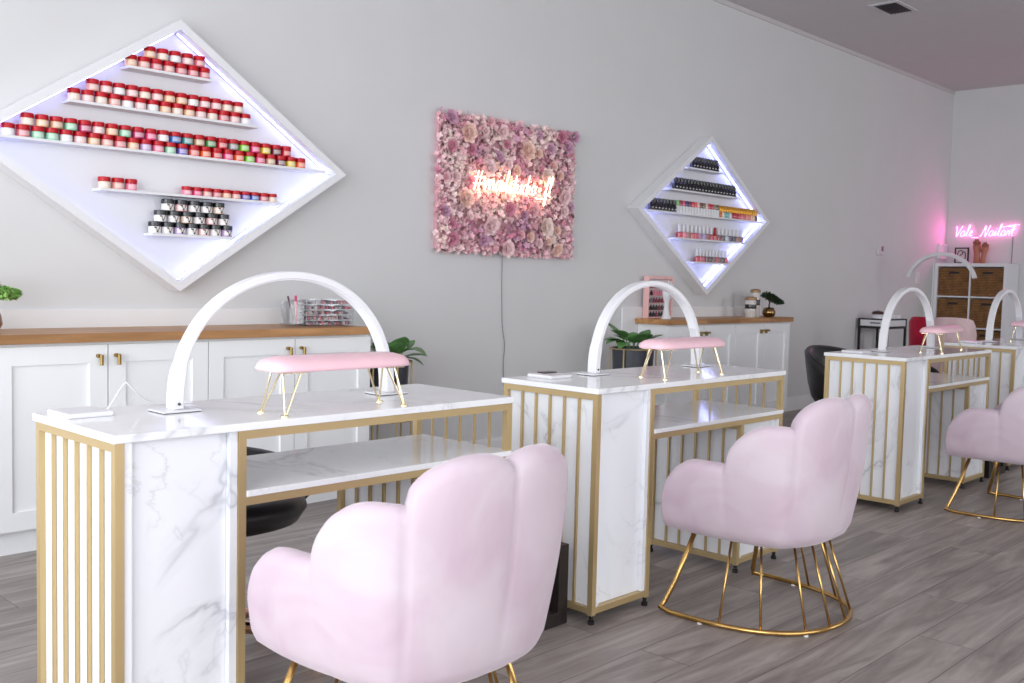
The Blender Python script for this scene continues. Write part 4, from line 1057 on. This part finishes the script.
for k in range(4):
    for s in (1, -1):
        z = .036+k*(cell+.014)+.0005; yc = 3.996+s*(.007+cw/2)
        lb = 'brown wicker basket in the %s row, %s column of the cube shelf unit' % (rn[k], 'left' if s > 0 else 'right')
        if bk is None:
            bk = thing('wicker_basket', lb, 'basket', (11.37, yc, z), 0, 'wicker baskets in the cube shelf unit')
            w2, h_ = cw/2-.006, cell-.016; hx = .15; m = MB()
            # front wall with a handle slot
            hz0, hz1, hy = h_-.065, h_-.04, .055; f0, f1 = -hx, -hx+.012
            m.box(f0, f1, -w2, -hy, 0, h_); m.box(f0, f1, hy, w2, 0, h_); m.box(f0, f1, -hy, hy, 0, hz0); m.box(f0, f1, -hy, hy, hz1, h_)
            m.box(f1, hx, -w2, -w2+.012, 0, h_); m.box(f1, hx, w2-.012, w2, 0, h_); m.box(hx-.012, hx, -w2+.012, w2-.012, 0, h_); m.box(f1, hx-.012, -w2+.012, w2-.012, 0, .01)
            m.build('basket_body', WICK, bk)
            MB().box(f1+.0005, f1+.004, -hy-.01, hy+.01, hz0-.008, hz1+.008).build('slot_shade', BLACKM, bk)  # black plate standing in for the shade inside the handle slot
        else: dup(bk, None, (11.37, yc, z), 0, lb)
# things on top of it
t = thing('picture_frame', 'small dark framed picture leaning on top of the white cube shelf unit', 'picture frame', (11.40, 4.165, sz))
m = MB(); a, h_ = .075, .175; m.box(-.008, .008, -a, -a+.014, 0, h_); m.box(-.008, .008, a-.014, a, 0, h_); m.box(-.008, .008, -a+.014, a-.014, 0, .014); m.box(-.008, .008, -a+.014, a-.014, h_-.014, h_)
m.build('frame', BLACKM, t); MB().box(-.002, .006, -a+.014, a-.014, .014, h_-.014).build('mount', mat('picture_paper', rgb(214, 196, 200), .6), t)
INK = mat('ink_dark', rgb(60, 30, 40), .6)
m = MB(); m.tube(crom([(-.0035, .035, .06), (-.0035, .045, .10), (-.0035, .03, .135), (-.0035, .0, .14), (-.0035, -.01, .11), (-.0035, .015, .09), (-.0035, .02, .06), (-.0035, -.01, .04)]), .005, 6)
m.tube(crom([(-.0035, -.02, .03), (-.0035, -.04, .07), (-.0035, -.035, .12), (-.0035, -.015, .13)]), .005, 6); m.build('artwork', INK, t, smooth=True)
t = thing('hand_sculpture', 'tan pair of raised hands sculpture on top of the cube shelf unit', 'sculpture', (11.42, 3.975, sz))
sub = MB()
def hand2(cx, s, tilt, mir):
    mb = MB(); mb.lathe([(.034*s, 0), (.031*s, .05*s), (.028*s, .09*s), (.033*s, .13*s), (.042*s, .165*s), (.038*s, .19*s), (.02*s, .2*s)], 20)
    mb.v = [(x*.7, cx+y+z*tilt, z) for x, y, z in mb.v]; mb.build('forearm', SKIN, t, smooth=True)
    for i, (d, L) in enumerate(((-.028, .036), (-.010, .045), (.009, .042), (.026, .034))):
        MB().tube([Vector((0, cx+.17*s*tilt+d*s, .185*s)), Vector((-.008, cx+.2*s*tilt+d*s*1.05, (.19+L*.9)*s)), Vector((-.022, cx+.21*s*tilt+d*s, (.19+L*(1.25 if i in (1, 2) else .9))*s)), Vector((-.034, cx+.2*s*tilt+d*s, (.19+L*(.9 if i in (1, 2) else .45))*s))], .0095*s, 8, r2=.0075*s).build('finger', SKIN, t, smooth=True)
    MB().tube([Vector((-.012, cx+.13*s*tilt-mir*.03*s, .14*s)), Vector((-.03, cx+.16*s*tilt-mir*.03*s, .17*s)), Vector((-.035, cx+.18*s*tilt-mir*.01*s, .19*s))], .0105*s, 8, r2=.008*s).build('thumb', SKIN, t, smooth=True)
hand2(.036, 1.08, .02, 1); hand2(-.022, .94, -.14, -1)

# wall fittings
t = thing('thermostat', 'small grey thermostat on the long wall left of the pink glow', 'thermostat', (9.83, Y1, 1.488))
MB().box(-.062, .062, -.022, -.0003, -.05, .05).build('housing', mat('thermostat_grey', rgb(206, 206, 208), .4), t, bev=.004)
MB().box(.005, .052, -.0235, -.0221, -.012, .036).build('screen', mat('screen_grey', rgb(96, 100, 108), .3), t)
t = thing('light_switch', 'white light switch plate on the long wall right of the thermostat', 'switch', (10.80, Y1, 1.225))
MB().box(-.045, .045, -.008, -.0003, -.062, .062).build('plate', TRIM, t, bev=.002); MB().box(-.015, .015, -.014, -.0081, -.03, .03).build('rocker', WHITE, t, bev=.002)
t = thing('wall_box', 'narrow white framed box on the long wall close to the corner', 'wall box', (11.42, Y1, 1.53))
m = MB(); m.box(-.10, -.085, -.03, -.0003, -.08, .08); m.box(.085, .10, -.03, -.0003, -.08, .08); m.box(-.085, .085, -.03, -.0003, .065, .08); m.box(-.085, .085, -.03, -.0003, -.08, -.065)
m.build('frame', TRIM, t); MB().box(-.085, .085, -.01, -.0003, -.065, .065).build('panel', WHITE, t)

# half-moon floor lamp near the back
t = thing('half_moon_floor_lamp', 'white half-moon floor lamp arching in front of the cube shelf unit', 'floor lamp', (9.8, 3.765, 0))
P = [Vector((0, .32*math.cos(a), 1.16+.285*math.sin(a))) for a in [R(12)+R(156)*k/32 for k in range(33)]]
m = MB(); vs = []; fs = []
for i, p in enumerate(P):
    T = (P[min(i+1, 32)]-P[max(i-1, 0)]).normalized(); nn = T.cross(Vector((1, 0, 0))).normalized()
    for q, x in ((1, -1), (1, 1), (-1, 1), (-1, -1)): vs.append(p+nn*.017*q+Vector((.02*x, 0, 0)))
for i in range(32):
    for k in range(4): fs.append((i*4+k, i*4+(k+1) % 4, (i+1)*4+(k+1) % 4, (i+1)*4+k))
fs += [(0, 1, 2, 3), tuple(range(128, 132))]
m.add(vs, fs); m.build('arch', mat('lamp_grey_white', rgb(222, 222, 226), .3), t, smooth='auto', bev=.003)
MB().tube([(.03, .085, .02), (.03, .085, 1.405), (.012, .04, 1.432)], .007, 10).build('pole', WHITE, t, smooth='auto')
MB().lathe([(.14, 0), (.14, .012), (.02, .022)], 28, (.03, .085, 0)).build('base', WHITE, t, smooth='auto')

# black metal side table with a white device and small things, far left wall
t = thing('metal_side_table', 'black metal side table against the long wall behind the third desk', 'table', (9.595, 4.225, 0))
a, b_, h_ = .215, .15, .812
for x in (-a, a-.02):
    for y in (-b_, b_-.02): MB().box(x, x+.02, y, y+.02, 0, h_).build('leg', BLACKM, t)
m = MB()
for z0, z1 in ((h_-.012, h_), (h_-.095, h_-.072)):
    m.box(-a+.02, a-.02, -b_, -b_+.02, z0, z1); m.box(-a+.02, a-.02, b_-.02, b_, z0, z1); m.box(-a, -a+.02, -b_+.02, b_-.02, z0, z1); m.box(a-.02, a, -b_+.02, b_-.02, z0, z1)
m.build('frame', BLACKM, t)
dr = MB().box(-a+.021, a-.021, -b_+.004, b_-.021, h_-.0715, h_-.0125).build('drawer', WHITE, t)
MB().box(-a+.003, -a+.0209, -b_+.021, b_-.021, h_-.0715, h_-.0125).build('side_panel', WHITE, t)
MB().box(-a+.001, -a+.0029, -.07, .03, h_-.048, h_-.034).build('grey_label', mat('label_grey', rgb(110, 110, 114), .5), t)
MB().box(-a+.02, a-.02, -b_+.02, b_-.02, h_-.0124, h_-.001).build('table_top', TRIM, t)
t = thing('domed_container', 'white domed container with a dark lid on the black side table', 'container', (9.47, 4.22, .812))
MB().lathe([(.05, 0), (.055, .006), (.052, .03), (.045, .04)], 28).build('body', WHITE, t, smooth='auto'); MB().lathe([(.045, .04), (.062, .045), (.05, .066), (.01, .078)], 28).build('lid', mat('lid_brown', rgb(70, 44, 40), .4), t, smooth='auto')
for i, (x, r, h_) in enumerate(((9.57, .022, .03), (9.635, .025, .042), (9.70, .022, .03), (9.76, .024, .036))):
    t = thing('white_pot', 'small white pot, %s of four along the right of the black side table' % ['leftmost', 'second from left', 'third from left', 'rightmost'][i], 'pot', (x, 4.14, .812), 0, 'small white pots on the side table')
    MB().lathe([(r*.8, 0), (r, .006), (r, h_*.7)], 20).build('pot_body', WHITE, t, smooth='auto'); MB().lathe([(r*1.04, h_*.7), (r*1.04, h_*.9), (r*.8, h_)], 20).build('lid', TRIM, t, smooth='auto')
# black bottle under the table
t = thing('black_bottle', 'tall black bottle on the floor under the black side table', 'bottle', (9.52, 4.2, 0))
MB().lathe([(.045, 0), (.05, .01), (.045, .58), (.02, .62), (.015, .63)], 20).build('bottle_body', BLACKP, t, smooth='auto'); MB().lathe([(.016, .63), (.018, .64), (.016, .69)], 14).build('cap', BLACKP, t, smooth='auto')

# lounge chairs near the back: crimson and blush
def lounge(label, loc, rz, M, w2, top, grp='armchairs at the back', arms=False):
    t = thing('armchair', label, 'chair', loc, rz, grp)    # back towards -X local camera side; sitter faces +X
    vs = []; fs = []; n = 21
    for i in range(n):
        a = R(100)+R(160)*i/(n-1); c, s = math.cos(a), math.sin(a); k = math.sin(PI*i/(n-1)); tz = top-.10+.10*k**.15
        for q, dr in ((0, 0), (.5, .02), (.93, .03), (1, .01), (.97, -.03), (.5, -.05), (0, -.05)):
            vs.append((c*(w2*.75+dr), s*(w2+dr), .30+(tz-.30)*q))
    for i in range(n-1):
        for k in range(7): fs.append((i*7+k, i*7+(k+1) % 7, (i+1)*7+(k+1) % 7, (i+1)*7+k))
    fs += [tuple(range(7)), tuple(range((n-1)*7, n*7))]
    MB().add(vs, fs).build('backrest', M, t, smooth='auto')
    m = MB(); m.lathe([(w2*.8, .30), (w2*.9, .32), (w2*.9, .42), (w2*.8, .45), (.01, .46)], 28); m.build('seat', M, t, smooth=True)
    for sx in (-1, 1):
        for sy in (-1, 1): MB().tube([(sx*w2*.55, sy*w2*.6, 0), (sx*w2*.45, sy*w2*.5, .31)], .012, 8, r2=.016).build('leg', BLACKM, t, smooth='auto')
    return t
lounge('pale blush tufted armchair seen from behind, in front of the wicker baskets', (8.45, 3.115, 0), R(3), BLUSHV, .155, .885)
lounge('crimson red chair back left of the pale blush armchair', (8.78, 3.47, 0), R(-12), CRIMV, .13, .87)
